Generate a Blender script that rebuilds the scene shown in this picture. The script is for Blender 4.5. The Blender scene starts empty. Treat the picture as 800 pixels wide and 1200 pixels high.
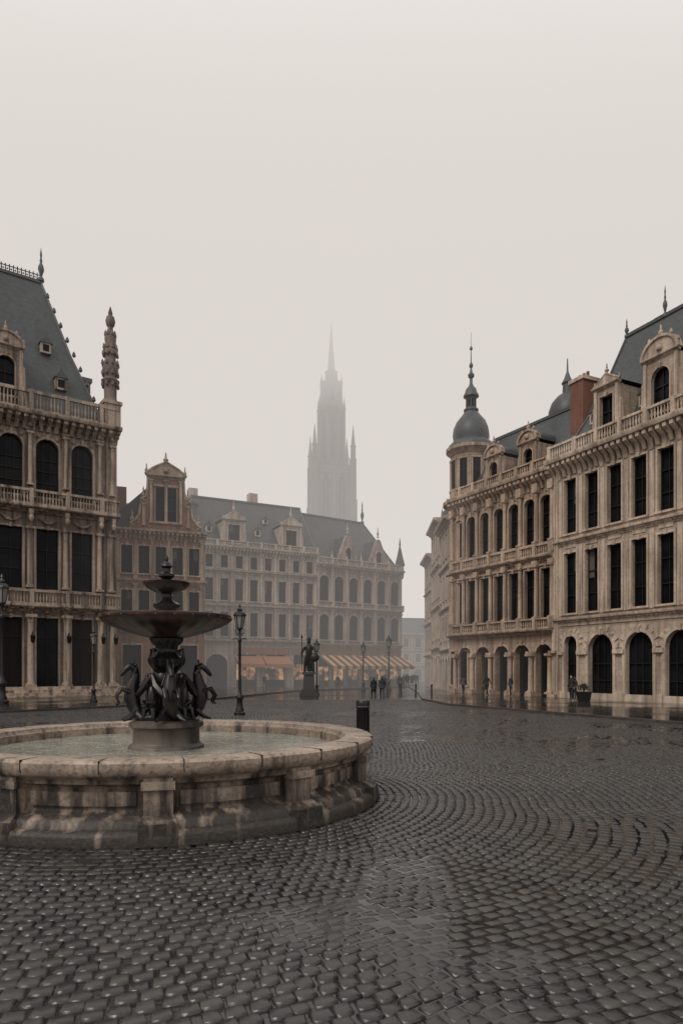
import bpy, math, random
import numpy as np
from mathutils import Vector, Matrix, noise as mnoise
rng = random.Random(7)
S = 1.375            # modelling units -> metres (applied to every top-level object at the end)
scene = bpy.context.scene
scene.view_settings.view_transform = 'Standard'
scene.view_settings.look = 'None'
scene.view_settings.exposure = 0
TOP = []

# ------------------------------------------------------------------ materials
class NT:
    def __init__(s, name):
        s.m = bpy.data.materials.new(name); s.m.use_nodes = True
        s.t = s.m.node_tree; s.n = s.t.nodes; s.l = s.t.links
        s.bsdf = s.n['Principled BSDF']
        s.tc = s.n.new('ShaderNodeTexCoord')
    def link(s, a, b): s.l.new(a, b)
    def mapping(s, scale=(1, 1, 1), rot=(0, 0, 0), src=None):
        m = s.n.new('ShaderNodeMapping'); m.inputs['Scale'].default_value = scale
        m.inputs['Rotation'].default_value = rot
        s.link(src or s.tc.outputs['Object'], m.inputs['Vector']); return m.outputs['Vector']
    def noise(s, scale, detail=4, vec=None, rough=.55):
        n = s.n.new('ShaderNodeTexNoise'); n.inputs['Scale'].default_value = scale
        n.inputs['Detail'].default_value = detail; n.inputs['Roughness'].default_value = rough
        s.link(vec or s.tc.outputs['Object'], n.inputs['Vector']); return n.outputs['Fac']
    def ramp(s, fac, p0, p1, c0=(0, 0, 0, 1), c1=(1, 1, 1, 1)):
        r = s.n.new('ShaderNodeValToRGB'); e = r.color_ramp.elements
        e[0].position = p0; e[1].position = p1; e[0].color = c0; e[1].color = c1
        s.link(fac, r.inputs['Fac']); return r.outputs['Color']
    def mix(s, fac, a, b, mode='MIX'):
        m = s.n.new('ShaderNodeMix'); m.data_type = 'RGBA'; m.blend_type = mode
        for v, i in ((fac, 0), (a, 6), (b, 7)):
            if isinstance(v, (int, float)): m.inputs[i].default_value = v
            elif isinstance(v, tuple): m.inputs[i].default_value = v if len(v) == 4 else (*v, 1)
            else: s.link(v, m.inputs[i])
        return m.outputs[2]
    def math(s, op, a, b=0.):
        m = s.n.new('ShaderNodeMath'); m.operation = op
        for v, i in ((a, 0), (b, 1)):
            if isinstance(v, (int, float)): m.inputs[i].default_value = v
            else: s.link(v, m.inputs[i])
        return m.outputs[0]
    def bump(s, h, strength, dist=.02):
        b = s.n.new('ShaderNodeBump'); b.inputs['Strength'].default_value = strength
        b.inputs['Distance'].default_value = dist; s.link(h, b.inputs['Height'])
        s.link(b.outputs['Normal'], s.bsdf.inputs['Normal'])
    def xzvec(s):
        sp = s.n.new('ShaderNodeSeparateXYZ'); s.link(s.tc.outputs['Object'], sp.inputs[0])
        c = s.n.new('ShaderNodeCombineXYZ')
        s.link(s.math('ADD', sp.outputs['X'], sp.outputs['Y']), c.inputs['X']); s.link(sp.outputs['Z'], c.inputs['Y'])
        return c.outputs[0], sp
    def brick(s, vec, w, h, mortar, c1=(.9, .9, .9, 1), c2=(1, 1, 1, 1), cm=(.55, .55, .55, 1)):
        b = s.n.new('ShaderNodeTexBrick'); s.link(vec, b.inputs['Vector'])
        b.inputs['Scale'].default_value = 1; b.inputs['Brick Width'].default_value = w
        b.inputs['Row Height'].default_value = h; b.inputs['Mortar Size'].default_value = mortar
        b.inputs['Color1'].default_value = c1; b.inputs['Color2'].default_value = c2; b.inputs['Mortar'].default_value = cm
        b.inputs['Mortar Smooth'].default_value = .3
        return b.outputs['Color'], b.outputs['Fac']

def stone(name, col, dark, bw=.75, bh=.32, mort=.012, grime=.55, rough=.75):
    t = NT(name)
    vec, sp = t.xzvec()
    n1 = t.noise(.55, 5); n2 = t.noise(7, 5)
    st = t.noise(1, 6, t.mapping((3.4, 3.4, .2))); sm = t.noise(.9, 6, t.mapping((1, 1, .6)))
    c = t.mix(t.ramp(n1, .35, .68), col, tuple(v * .7 for v in col))
    c = t.mix(t.math('MULTIPLY', t.ramp(sm, .52, .7), .45), c, tuple(v * 1.3 for v in dark))
    c = t.mix(t.math('MULTIPLY', t.ramp(st, .45, .66), min(1, grime * 1.15)), c, dark)
    c = t.mix(t.math('MULTIPLY', t.ramp(n2, .48, .72), .45), c, tuple(v * 1.2 for v in dark))
    bc, bf = t.brick(vec, bw, bh, mort, (.82, .82, .82, 1))
    if mort > 0: c = t.mix(.85, c, bc, 'MULTIPLY')
    t.link(c, t.bsdf.inputs['Base Color'])
    t.bsdf.inputs['Roughness'].default_value = rough
    t.bsdf.inputs['Specular IOR Level'].default_value = .3
    h = t.math('SUBTRACT', t.math('MULTIPLY', n2, .6), bf if mort > 0 else 0.)
    t.bump(h, .6, .02)
    return t.m

def simple(name, col, rough=.5, metal=0., nscale=8, var=.3, bump=.2, spec=.5):
    t = NT(name); n = t.noise(nscale, 5)
    c = t.mix(t.ramp(n, .3, .75), col, tuple(v * (1 - var) for v in col))
    t.link(c, t.bsdf.inputs['Base Color']); t.bsdf.inputs['Roughness'].default_value = rough
    t.bsdf.inputs['Metallic'].default_value = metal
    t.bsdf.inputs['Specular IOR Level'].default_value = spec
    t.bump(n, bump, .01); return t.m

def slate(name, col):
    t = NT(name); vec, sp = t.xzvec()
    bc, bf = t.brick(vec, .22, .14, .008, (.7, .7, .7, 1), (1.1, 1.1, 1.1, 1), (.45, .45, .45, 1))
    n = t.noise(.7, 5, t.mapping((1.5, 1.5, .5))); n2 = t.noise(9, 3)
    c = t.mix(t.ramp(n, .35, .7), col, (col[0] * 1.5, col[1] * 1.45, col[2] * 1.35))
    c = t.mix(.85, c, bc, 'MULTIPLY')
    t.link(c, t.bsdf.inputs['Base Color']); t.bsdf.inputs['Roughness'].default_value = .45
    t.bump(t.math('SUBTRACT', t.math('MULTIPLY', n2, .4), bf), .5, .02); return t.m

def glass(name, col):
    t = NT(name); n = t.noise(.9, 2)
    c = t.mix(t.ramp(n, .42, .6), col, tuple(v * 2. for v in col))
    t.link(c, t.bsdf.inputs['Base Color']); t.bsdf.inputs['Roughness'].default_value = .1
    t.bsdf.inputs['Specular IOR Level'].default_value = .08
    t.bump(t.noise(1.3, 1), .15, .05); return t.m

M = {}
M['stoneR'] = stone('cream_limestone', (.55, .435, .345), (.16, .12, .09), grime=.45)
M['trimR'] = stone('cream_limestone_carved', (.59, .475, .38), (.14, .105, .08), mort=0, grime=.6)
M['stoneR2'] = stone('warm_limestone', (.43, .32, .245), (.12, .088, .067), grime=.55)
M['trimR2'] = stone('warm_limestone_carved', (.5, .375, .29), (.11, .08, .06), mort=0, grime=.65)
M['stoneL'] = stone('weathered_limestone', (.35, .27, .215), (.06, .047, .039), grime=.8)
M['trimL'] = stone('weathered_limestone_carved', (.43, .34, .272), (.055, .044, .036), mort=0, grime=.8)
M['pinn'] = stone('sooty_pinnacle_stone', (.21, .168, .138), (.055, .046, .04), mort=0, grime=.8)
M['brickG'] = stone('pinkish_brick', (.33, .2, .148), (.11, .07, .055), .22, .075, .008, grime=.55)
M['trimG'] = stone('gable_stone', (.45, .35, .27), (.11, .085, .068), mort=0, grime=.65)
M['stoneA'] = stone('pale_render', (.46, .39, .33), (.16, .13, .108), grime=.5)
M['stoneB'] = stone('grey_limestone', (.38, .305, .25), (.12, .096, .078), grime=.55)
M['trimAB'] = stone('pale_carved_stone', (.5, .42, .35), (.16, .13, .108), mort=0, grime=.6)
M['stoneT'] = stone('cathedral_stone', (.15, .118, .105), (.07, .057, .05), grime=.5)
M['white'] = stone('white_render', (.58, .525, .47), (.3, .26, .225), mort=0, grime=.45)
M['chim'] = stone('red_brick', (.27, .12, .08), (.12, .06, .05), .22, .075, .008, grime=.5)
M['slate'] = slate('blue_grey_slate', (.044, .052, .056))
M['slateD'] = slate('dark_slate', (.034, .037, .039))
M['lead'] = simple('lead_sheet', (.05, .058, .061), .45, .0, 5)
M['glass'] = glass('dark_window_glass', (.006, .0065, .0075))
M['frame'] = simple('dark_painted_frame', (.02, .018, .016), .5, spec=.2)
M['iron'] = simple('black_cast_iron', (.012, .012, .013), .38, .2, 20)
M['dark'] = simple('shade_and_joint_black', (.014, .012, .011), .9)  # black for painted shade in arcade and tower openings, plus basin joints
M['door'] = simple('dark_oak_door', (.012, .009, .008), .6, spec=.2)

# ------------------------------------------------------------------ mesh builder
class MB:
    def __init__(s): s.d = {}; s.M = None
    def add(s, k, vs, fs):
        V, F = s.d.setdefault(k, ([], [])); o = len(V)
        if s.M is not None: vs = [tuple(s.M @ Vector(v)) for v in vs]
        V.extend(vs); F.extend([tuple(i + o for i in f) for f in fs])
    def box(s, k, x0, x1, y0, y1, z0, z1):
        e = rng.uniform(.0006, .003)
        x0 -= e; x1 += e; y0 -= e; y1 += e; z0 -= e; z1 += e
        s.add(k, [(x0, y0, z0), (x1, y0, z0), (x1, y1, z0), (x0, y1, z0), (x0, y0, z1), (x1, y0, z1), (x1, y1, z1), (x0, y1, z1)],
              [(0, 3, 2, 1), (4, 5, 6, 7), (0, 1, 5, 4), (1, 2, 6, 5), (2, 3, 7, 6), (3, 0, 4, 7)])
    def frus(s, k, b, t):  # b,t = (x0,x1,y0,y1,z)
        v = []
        for (x0, x1, y0, y1, z) in (b, t): v += [(x0, y0, z), (x1, y0, z), (x1, y1, z), (x0, y1, z)]
        s.add(k, v, [(0, 3, 2, 1), (4, 5, 6, 7), (0, 1, 5, 4), (1, 2, 6, 5), (2, 3, 7, 6), (3, 0, 4, 7)])
    def quad(s, k, a, b, c, d): s.add(k, [a, b, c, d], [(0, 1, 2, 3)])
    def lathe(s, k, cx, cy, z0, prof, n=12, flute=0., nf=0, rot=0.):
        v = []; f = []
        for (r, z) in prof:
            for i in range(n):
                a = 2 * math.pi * i / n + rot
                rr = max(r, .0005) * (1 + flute * abs(math.cos(a * nf / 2)) if nf else 1)
                v.append((cx + rr * math.cos(a), cy + rr * math.sin(a), z0 + z))
        m = len(prof)
        for j in range(m - 1):
            for i in range(n):
                i2 = (i + 1) % n
                f.append((j * n + i, j * n + i2, (j + 1) * n + i2, (j + 1) * n + i))
        f.append(tuple(range(n))[::-1]); f.append(tuple((m - 1) * n + i for i in range(n)))
        s.add(k, v, f)
    def prism(s, k, poly, y0, y1):   # poly (x,z), ccw
        n = len(poly); e = rng.uniform(0, .002)
        v = [(x, y0 - e, z) for x, z in poly] + [(x, y1 + e, z) for x, z in poly]
        f = [tuple(range(n)), tuple(range(2 * n - 1, n - 1, -1))]
        for i in range(n): f.append((i, i + n, (i + 1) % n + n, (i + 1) % n)[::1])
        s.add(k, v, f)
    def profx(s, k, prof, x0, x1):   # prof (y,z)
        n = len(prof); e = rng.uniform(0, .002)
        v = [(x0 - e, y, z) for y, z in prof] + [(x1 + e, y, z) for y, z in prof]
        f = [tuple(range(n)), tuple(range(2 * n - 1, n - 1, -1))]
        for i in range(n): f.append((i, (i + 1) % n, (i + 1) % n + n, i + n))
        s.add(k, v, f)
    def tube(s, k, pts, rad, n=8):
        pts = [Vector(p) for p in pts]; v = []; f = []
        if isinstance(rad, (int, float)): rad = [rad] * len(pts)
        up = Vector((.13, .21, 1)).normalized()
        for i, p in enumerate(pts):
            t = (pts[min(i + 1, len(pts) - 1)] - pts[max(i - 1, 0)]).normalized()
            a = t.cross(up)
            if a.length < .05: a = t.cross(Vector((1, 0, 0)))
            a.normalize(); b = t.cross(a)
            for j in range(n):
                q = 2 * math.pi * j / n
                v.append(tuple(p + (a * math.cos(q) + b * math.sin(q)) * rad[i]))
        for i in range(len(pts) - 1):
            for j in range(n):
                f.append((i * n + j, i * n + (j + 1) % n, (i + 1) * n + (j + 1) % n, (i + 1) * n + j))
        f.append(tuple(range(n))); f.append(tuple((len(pts) - 1) * n + j for j in range(n)))
        s.add(k, v, f)
    def arch_ring(s, k, c, zs, r0, r1, y0, y1, n=10, asp=1.):
        v = []; f = []
        for i in range(n + 1):
            a = math.pi * i / n
            for (r, y) in ((r0, y0), (r1, y0), (r1, y1), (r0, y1)):
                v.append((c - r * math.cos(a), y, zs + r * math.sin(a) * asp))
        for i in range(n):
            for j in range(4):
                f.append((i * 4 + j, i * 4 + (j + 1) % 4, (i + 1) * 4 + (j + 1) % 4, (i + 1) * 4 + j))
        f.append((0, 1, 2, 3)); f.append((n * 4, n * 4 + 1, n * 4 + 2, n * 4 + 3))
        s.add(k, v, f)
    def build(s, name, mats, loc=(0, 0, 0), rz=0., single=False, angle=38):
        emp = bpy.data.objects.new(name, None); scene.collection.objects.link(emp)
        emp.location = loc; emp.rotation_euler = (0, 0, rz); emp.empty_display_size = .5
        for k, (V, F) in s.d.items():
            me = bpy.data.meshes.new(k); me.from_pydata(V, [], F)
            me.polygons.foreach_set('use_smooth', [True] * len(F)); me.set_sharp_from_angle(angle=math.radians(angle))
            me.materials.append(mats[k]); o = bpy.data.objects.new(k, me); scene.collection.objects.link(o); o.parent = emp
        TOP.append(emp); return emp

# ------------------------------------------------------------------ facade vocabulary
def opening_fill(mb, c, w, b, t, y, dep, arch, kind, mull=1, trans=(.65,), fk='window_frames'):
    a, d = c - w / 2, c + w / 2; yg = y + dep - .02
    tl = rng.uniform(-.012, .012); tl2 = rng.uniform(-.01, .01)
    if kind == 'none': return
    gk = 'glass'
    if kind == 'door': gk = 'doors'
    mb.quad(gk, (a - .02, yg + tl, b - .02), (d + .02, yg - tl, b - .02), (d + .02, yg - tl + tl2, t + .02), (a - .02, yg + tl + tl2, t + .02))
    fy0, fy1 = yg - .08, yg - .025; fw = .035
    mb.box(fk, a, a + fw, fy0, fy1, b, t); mb.box(fk, d - fw, d, fy0, fy1, b, t)
    mb.box(fk, a, d, fy0, fy1, b, b + fw)
    if not arch: mb.box(fk, a, d, fy0, fy1, t - fw, t)
    else: mb.arch_ring(fk, c, t - w / 2, w / 2 - fw, w / 2 + .01, fy0, fy1, 10)
    for i in range(mull):
        x = a + w * (i + 1) / (mull + 1); mb.box(fk, x - .018, x + .018, fy0 + .01, fy1, b, t)
    for q in trans:
        z = b + (t - b) * q; mb.box(fk, a, d, fy0 - .01, fy1, z - .02, z + .02)
    if kind == 'win' and rng.random() < .3 and w < 1.2 and b > 3:    # half-drawn blinds / curtains behind some panes
        zz = t - (t - b) * rng.choice((.3, .45, .6)); sx = rng.choice((0, 1))
        if not arch: mb.box('blinds', a + .03 + sx * w * .5, a + w * .47 + sx * w * .5, yg - .022, yg - .016, zz, t - .04)

def wall_floor(mb, k, x0, x1, z0, z1, ops, y=0., dep=.3, n=12):
    Q = lambda a, b, c, d: mb.quad(k, (a, y, c), (b, y, c), (b, y, d), (a, y, d))
    cur = x0
    for o in sorted(ops, key=lambda o: o['c']):
        c, w, b, t = o['c'], o['w'], o['b'], o['t']; a, e = c - w / 2, c + w / 2
        if a > cur: Q(cur, a, z0, z1)
        if b > z0: Q(a, e, z0, b)
        arch = o.get('arch', False); asp = o.get('asp', 1.)
        if arch:
            r = w / 2; zs = t - r * asp
            P = [(c - r * math.cos(math.pi * i / n), zs + r * asp * math.sin(math.pi * i / n)) for i in range(n + 1)]
            for i in range(n):
                p, q = P[i], P[i + 1]
                mb.quad(k, (p[0], y, p[1]), (q[0], y, q[1]), (q[0], y, z1), (p[0], y, z1))
                mb.quad(k, (p[0], y, p[1]), (p[0], y + dep, p[1]), (q[0], y + dep, q[1]), (q[0], y, q[1]))
        else:
            zs = t
            if t < z1: Q(a, e, t, z1)
            mb.quad(k, (a, y, t), (a, y + dep, t), (e, y + dep, t), (e, y, t))
        mb.quad(k, (a, y, b), (a, y + dep, b), (a, y + dep, zs), (a, y, zs))
        mb.quad(k, (e, y, b), (e, y, zs), (e, y + dep, zs), (e, y + dep, b))
        mb.quad(k, (a, y, b), (e, y, b), (e, y + dep, b), (a, y + dep, b))
        opening_fill(mb, c, w, b, t, y, dep, arch, o.get('kind', 'win'), o.get('mull', 1), o.get('trans', (.65,)))
        tr = o.get('trim', .1); T = 'trim'
        if tr:
            p = o.get('proj', .06)
            mb.box(T, a - tr, a, y - p, y + .05, b, zs); mb.box(T, e, e + tr, y - p, y + .05, b, zs)
            if arch:
                mb.arch_ring(T, c, zs, w / 2, w / 2 + tr, y - p, y + .05, 12, asp)
                if o.get('key', 1): mb.frus(T, (c - .06, c + .06, y - p - .06, y + .04, t - .05), (c - .1, c + .1, y - p - .1, y + .04, t + tr + .1))
            else:
                mb.box(T, a - tr, e + tr, y - p, y + .05, t, t + tr)
                if o.get('key', 1): mb.frus(T, (c - .07, c + .07, y - p - .05, y + .04, t - .04), (c - .11, c + .11, y - p - .09, y + .04, t + tr + .08))
            if o.get('sill', 1): mb.box(T, a - tr - .05, e + tr + .05, y - p - .06, y + .05, b - .09, b)
        ped = o.get('ped')
        if ped:
            hw = w / 2 + tr + .12; zt = t + tr + .06
            mb.box(T, c - hw, c + hw, y - .16, y + .04, zt, zt + .07)
            if ped == 'tri': mb.prism(T, [(c - hw, zt + .07), (c + hw, zt + .07), (c, zt + .07 + hw * .5)], y - .13, y + .04)
            else: mb.arch_ring(T, c, zt + .07, hw - .1, hw, y - .14, y + .04, 10, .55)
        cur = e
    if cur < x1: Q(cur, x1, z0, z1)

def cornice(mb, x0, x1, z, h, p, y=0., k='trim', dent=0., dh=.1, mod=False):
    prof = [(y + .06, z), (y - p * .2, z), (y - p * .25, z + h * .25), (y - p * .5, z + h * .4), (y - p * .6, z + h * .55), (y - p * .92, z + h * .6), (y - p, z + h * .78), (y - p, z + h), (y + .06, z + h)]
    mb.profx(k, prof, x0, x1)
    if dent:
        n = max(1, int((x1 - x0) / dent)); st = (x1 - x0) / n
        for i in range(n):
            x = x0 + (i + .5) * st; w = st * .26
            if mod: mb.profx(k, [(y + .03, z - h * .7), (y - p * .15, z - h * .65), (y - p * .35, z - h * .1), (y - p * .82, z + h * .25), (y - p * .82, z + h * .56), (y + .03, z + h * .56)], x - w, x + w)
            else: mb.box(k, x - w, x + w, y - p * .55, y + .02, z + h * .3, z + h * .3 + dh)

def balustrade(mb, x0, x1, y, z0, z1, piers=None, step=.17, k='trim', urns=False, th=.13):
    h = z1 - z0
    mb.box(k, x0, x1, y - th * .6, y + th * .6, z0, z0 + h * .14)
    mb.box(k, x0, x1, y - th * .7, y + th * .7, z1 - h * .15, z1)
    piers = piers or [x0, x1]
    for x in piers:
        mb.box(k, x - .11, x + .11, y - th * .9, y + th * .9, z0, z1 + .03)
        if urns: mb.lathe(k, x, y, z1 + .03, [(.09, 0), (.05, .05), (.04, .1), (.12, .2), (.13, .28), (.06, .34), (.05, .38), (.02, .5)], 8)
    n = int((x1 - x0) / step)
    r = min(.055, step * .34)
    for i in range(n):
        x = x0 + (i + .5) * (x1 - x0) / n
        if any(abs(x - q) < .13 for q in piers): continue
        mb.lathe(k, x, y, z0 + h * .14, [(r * .8, 0), (r * .5, h * .1), (r, h * .3), (r * .5, h * .52), (r * .8, h * .71)], 6)

def column(mb, x, y, z0, z1, r, k='trim', n=12):
    h = z1 - z0
    mb.box(k, x - r * 1.45, x + r * 1.45, y - r * 1.45, y + r * 1.45, z0, z0 + r * .7)
    mb.lathe(k, x, y, z0 + r * .7, [(r * 1.35, 0), (r * 1.35, r * .35), (r * 1.05, r * .5), (r * 1.05, r * .7), (r, r * .9), (r * .97, h * .4), (r * .84, h - r * 3.2), (r * .98, h - r * 3.1), (r * .9, h - r * 2.9), (r * 1.0, h - r * 2.2), (r * 1.4, h - r * 1.5)], n)
    mb.box(k, x - r * 1.5, x + r * 1.5, y - r * 1.5, y + r * 1.5, z1 - r * .85, z1)

def pilaster(mb, x, z0, z1, w, p=.1, y=0., k='trim'):
    mb.box(k, x - w / 2 - .04, x + w / 2 + .04, y - p - .04, y + .04, z0, z0 + .22)
    mb.box(k, x - w / 2, x + w / 2, y - p, y + .05, z0 + .2, z1 - .2)
    mb.box(k, x - w / 2 - .03, x + w / 2 + .03, y - p - .03, y + .04, z1 - .3, z1 - .24)
    mb.frus(k, (x - w / 2, x + w / 2, y - p - .01, y + .04, z1 - .24), (x - w / 2 - .07, x + w / 2 + .07, y - p - .09, y + .04, z1 - .06))
    mb.box(k, x - w / 2 - .08, x + w / 2 + .08, y - p - .1, y + .04, z1 - .06, z1)

def bracket(mb, x, z0, z1, p, w=.16, y=0., k='trim'):
    h = z1 - z0
    mb.profx(k, [(y + .03, z0), (y - p * .25, z0 + h * .05), (y - p * .35, z0 + h * .3), (y - p * .6, z0 + h * .55), (y - p, z0 + h * .7), (y - p, z1), (y + .03, z1)], x - w / 2, x + w / 2)

def finial(mb, x, y, z, h, r, k='trim', n=8):
    mb.lathe(k, x, y, z, [(r, 0), (r * .9, h * .08), (r * .35, h * .14), (r * .5, h * .2), (r * .95, h * .34), (r * .8, h * .44), (r * .3, h * .54), (r * .45, h * .6), (r * .25, h * .68), (r * .35, h * .78), (.004, h)], n)

def dormer(mb, x, y, z, w, h, style='tri', fin=True, back=3., wall='walls'):
    ww = w * .56
    wall_floor(mb, wall, x - w / 2, x + w / 2, z, z + h, [dict(c=x, w=ww, b=z + h * .14, t=z + h * .86, arch=(style == 'round'), trim=.07, mull=1, trans=(.6,))], y, .25)
    mb.box(wall, x - w / 2, x + w / 2, y + .27, y + back, z, z + h)
    mb.box('trim', x - w / 2 - .04, x - w / 2 + .13, y - .08, y + .3, z, z + h); mb.box('trim', x + w / 2 - .13, x + w / 2 + .04, y - .08, y + .3, z, z + h)
    cornice(mb, x - w / 2 - .12, x + w / 2 + .12, z + h, .16, .2, y)
    hw = w / 2 + .12; zt = z + h + .16
    if style == 'tri':
        mb.prism('trim', [(x - hw, zt), (x + hw, zt), (x, zt + hw * .62)], y - .1, y + .2)
        mb.tube('trim', [(x - hw - .03, y - .08, zt + .02), (x, y - .08, zt + hw * .66)], .055, 6); mb.tube('trim', [(x + hw + .03, y - .08, zt + .02), (x, y - .08, zt + hw * .66)], .055, 6)
        mb.prism('roof', [(x - hw, zt - .01), (x + hw, zt - .01), (x, zt + hw * .6)], y + .2, y + back)
        zp = zt + hw * .64
    else:
        P = [(x + hw * math.cos(math.pi * i / 12), zt + hw * .85 * math.sin(math.pi * i / 12)) for i in range(13)]
        mb.prism('trim', P, y - .08, y + .2)
        mb.arch_ring('trim', x, zt, hw - .1, hw + .04, y - .17, y + .1, 12, .85)
        mb.prism('roof', [(x + (px - x) * .95, zt + (pz - zt) * .95 - .005) for px, pz in P], y + .2, y + back)
        mb.lathe('trim', x, y - .1, zt + hw * .15, [(.02, 0), (.13, .05), (.16, .15), (.1, .28), (.02, .33)], 8)
        for q in range(5):
            a = math.pi * (q + .5) / 5; mb.lathe('trim', x + hw * 1.0 * math.cos(a), y - .05, zt + hw * .9 * math.sin(a) - .03, [(.02, 0), (.09, .06), (.07, .16), (.01, .26)], 6)
        zp = zt + hw * .86
    for sx in (-1, 1):   # scrolls
        cx = x + sx * (w / 2 + .02); P = [(cx, z), (cx + sx * .42, z), (cx + sx * .44, z + .12), (cx + sx * .3, z + .25), (cx + sx * .2, z + .5), (cx + sx * .14, z + h * .7), (cx, z + h * .75)]
        if sx < 0: P = P[::-1]
        mb.prism('trim', P, y - .02, y + .14)
        finial(mb, x + sx * hw * .92, y, zt, .38, .09)
    if fin: finial(mb, x, y, zp - .04, .6, .12)

def lucarne(mb, x, y, z, w=.5, h=.6):
    mb.box('trim', x - w / 2, x + w / 2, y, y + 1.2, z, z + h)
    mb.box('glass', x - w * .28, x + w * .28, y - .012, y + .1, z + h * .18, z + h * .85)
    mb.prism('lead', [(x - w * .62, z + h), (x + w * .62, z + h), (x, z + h + w * .75)], y - .07, y + 1.3)
    finial(mb, x, y, z + h + w * .7, .35, .05, 'lead', 6)

def mansard(mb, b, t, k='roof', crest=True, curve=.0):
    if curve:
        mid = tuple(b[i] + (t[i] - b[i]) * (.5 + curve) for i in range(4)) + ((b[4] + t[4]) / 2,)
        mb.frus(k, b, mid); mb.frus(k, mid, t); segs = [b, mid, t]
    else: mb.frus(k, b, t); segs = [b, t]
    for q in range(len(segs) - 1):
        B, T_ = segs[q], segs[q + 1]
        for i, j in ((0, 2), (1, 2), (0, 3), (1, 3)):
            mb.tube('lead', [(B[i], B[j], B[4]), (T_[i], T_[j], T_[4])], .07, 6)
    mb.box('lead', t[0] - .08, t[1] + .08, t[2] - .08, t[3] + .08, t[4] - .05, t[4] + .12)
    if crest:
        n = int((t[1] - t[0]) / .22)
        mb.box('ironwork', t[0], t[1], t[2] - .02, t[2] + .02, t[4] + .42, t[4] + .46)
        for i in range(n + 1):
            x = t[0] + (t[1] - t[0]) * i / n
            mb.box('ironwork', x - .03, x + .03, t[2] - .015, t[2] + .015, t[4] + .1, t[4] + .56)
            mb.lathe('ironwork', x + .1, t[2], t[4] + .2, [(.01, 0), (.06, .06), (.01, .14)], 6)

BL = simple('linen_blind', (.10, .085, .07), .8)
def mats(wall, trim, roof='slate', frame='frame', **kw):
    d = {'walls': M[wall], 'trim': M[trim], 'roof': M[roof], 'window_frames': M[frame], 'glass': M['glass'], 'lead': M['lead'], 'ironwork': M['iron'],
         'doors': M['door'], 'shade_and_joint_black': M['dark'], 'chimney': M['chim'], 'blinds': BL, 'pinnacle': M['pinn']}
    d.update(kw); return d

def place(mb, name, p0, p1, mt):
    a = math.atan2(p1[1] - p0[1], p1[0] - p0[0]); return mb.build(name, mt, (p0[0], p0[1], 0), a)

# ================================================================== LEFT PALACE
mb = MB(); L = 12.65
cs = [L - 1.95 - 1.95 * i for i in range(6)][::-1]; P = 1.95
edges = [c - P / 2 for c in cs] + [cs[-1] + P / 2]
mb.box('walls', 0, L, .34, 12, 0, 16.2)
wall_floor(mb, 'walls', 0, L, 0, 5.2, [dict(c=c, w=1.2, b=.62, t=4.6, kind='door' if i % 2 else 'win', trim=.1, trans=(.72,), sill=0) for i, c in enumerate(cs)])
wall_floor(mb, 'walls', 0, L, 5.2, 10.6, [dict(c=c, w=1.22, b=6.25, t=9.75, trim=.12, trans=(.66, .33), mull=1, ped=None) for c in cs])
wall_floor(mb, 'walls', 0, L, 10.6, 16.2, [dict(c=c, w=1.26, b=11.6, t=15.0, arch=True, trim=.15, trans=(.25, .45, .64), mull=2) for c in cs])
for e in edges + [L - .25]:
    column(mb, e, -.42, .62, 4.75, .19)
    mb.box('trim', e - .3, e + .3, -.72, 0, 0, .62)
    column(mb, e, -.14, 6.3, 9.8, .15)
    pilaster(mb, e, 11.7, 15.45, .34, .12); column(mb, e, -.26, 12.15, 15.2, .12, n=8)
    bracket(mb, e, 9.75, 10.75, .62, .26); bracket(mb, e, 4.7, 5.3, .68, .3)
    bracket(mb, e, 15.4, 16.2, .6, .24)
    mb.lathe('trim', e, -.58, 10.0, [(.02, 0), (.12, .1), (.15, .3), (.09, .42), (.12, .5), (.1, .65), (.02, .7)], 8)
    mb.lathe('trim', e, -.2, 15.45, [(.02, 0), (.14, .12), (.12, .3), (.02, .4)], 8)
    mb.tube('ironwork', [(e, -.7, 3.6), (e, -1.0, 3.75), (e, -1.0, 3.55)], .025, 6); mb.lathe('ironwork', e, -1.0, 3.1, [(.03, 0), (.11, .08), (.14, .38), (.16, .4), (.02, .52)], 6)
for c in cs:   # carved swags above windows
    mb.tube('trim', [(c - .5, -.1, 10.35), (c - .25, -.16, 10.15), (c, -.18, 10.08), (c + .25, -.16, 10.15), (c + .5, -.1, 10.35)], [.04, .08, .1, .08, .04], 6)
    mb.lathe('trim', c, -.08, 4.8, [(.02, 0), (.15, .08), (.18, .2), (.1, .34), (.02, .38)], 8)
    for sx in (-1, 1):
        mb.lathe('trim', c + sx * .5, -.05, 14.9, [(.02, 0), (.12, .12), (.02, .3)], 6)
        mb.box('trim', c + sx * .4 - .17, c + sx * .4 + .17, -.05, .03, 10.72, 10.86)
cornice(mb, 0, L + .1, 4.95, .35, .75, dent=.3); balustrade(mb, 0, L + .1, -.62, 5.3, 6.15, edges)
cornice(mb, 0, L + .1, 10.62, .32, .75, dent=.3); balustrade(mb, 0, L + .1, -.62, 10.94, 11.85, edges)
cornice(mb, 0, L + .2, 15.75, .55, .85, dent=.42, mod=True); balustrade(mb, 0, L + .1, -.5, 16.3, 17.5, edges, step=.19)
for i in range(4): mb.box('trim', 0, L + .1, -1.0 - (3 - i) * .32, -.0, i * .15, (i + 1) * .155)
mb.box('trim', L - .55, L + .06, -.14, .6, .6, 16.2)
mansard(mb, (.3, L - .4, .25, 10, 16.25), (3, 9.05, 3.2, 7.5, 25.7), curve=.05)
finial(mb, 9.05, 3.2, 25.8, 2.1, .2, 'lead'); finial(mb, 3, 3.2, 25.8, 2.1, .2, 'lead')
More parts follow.
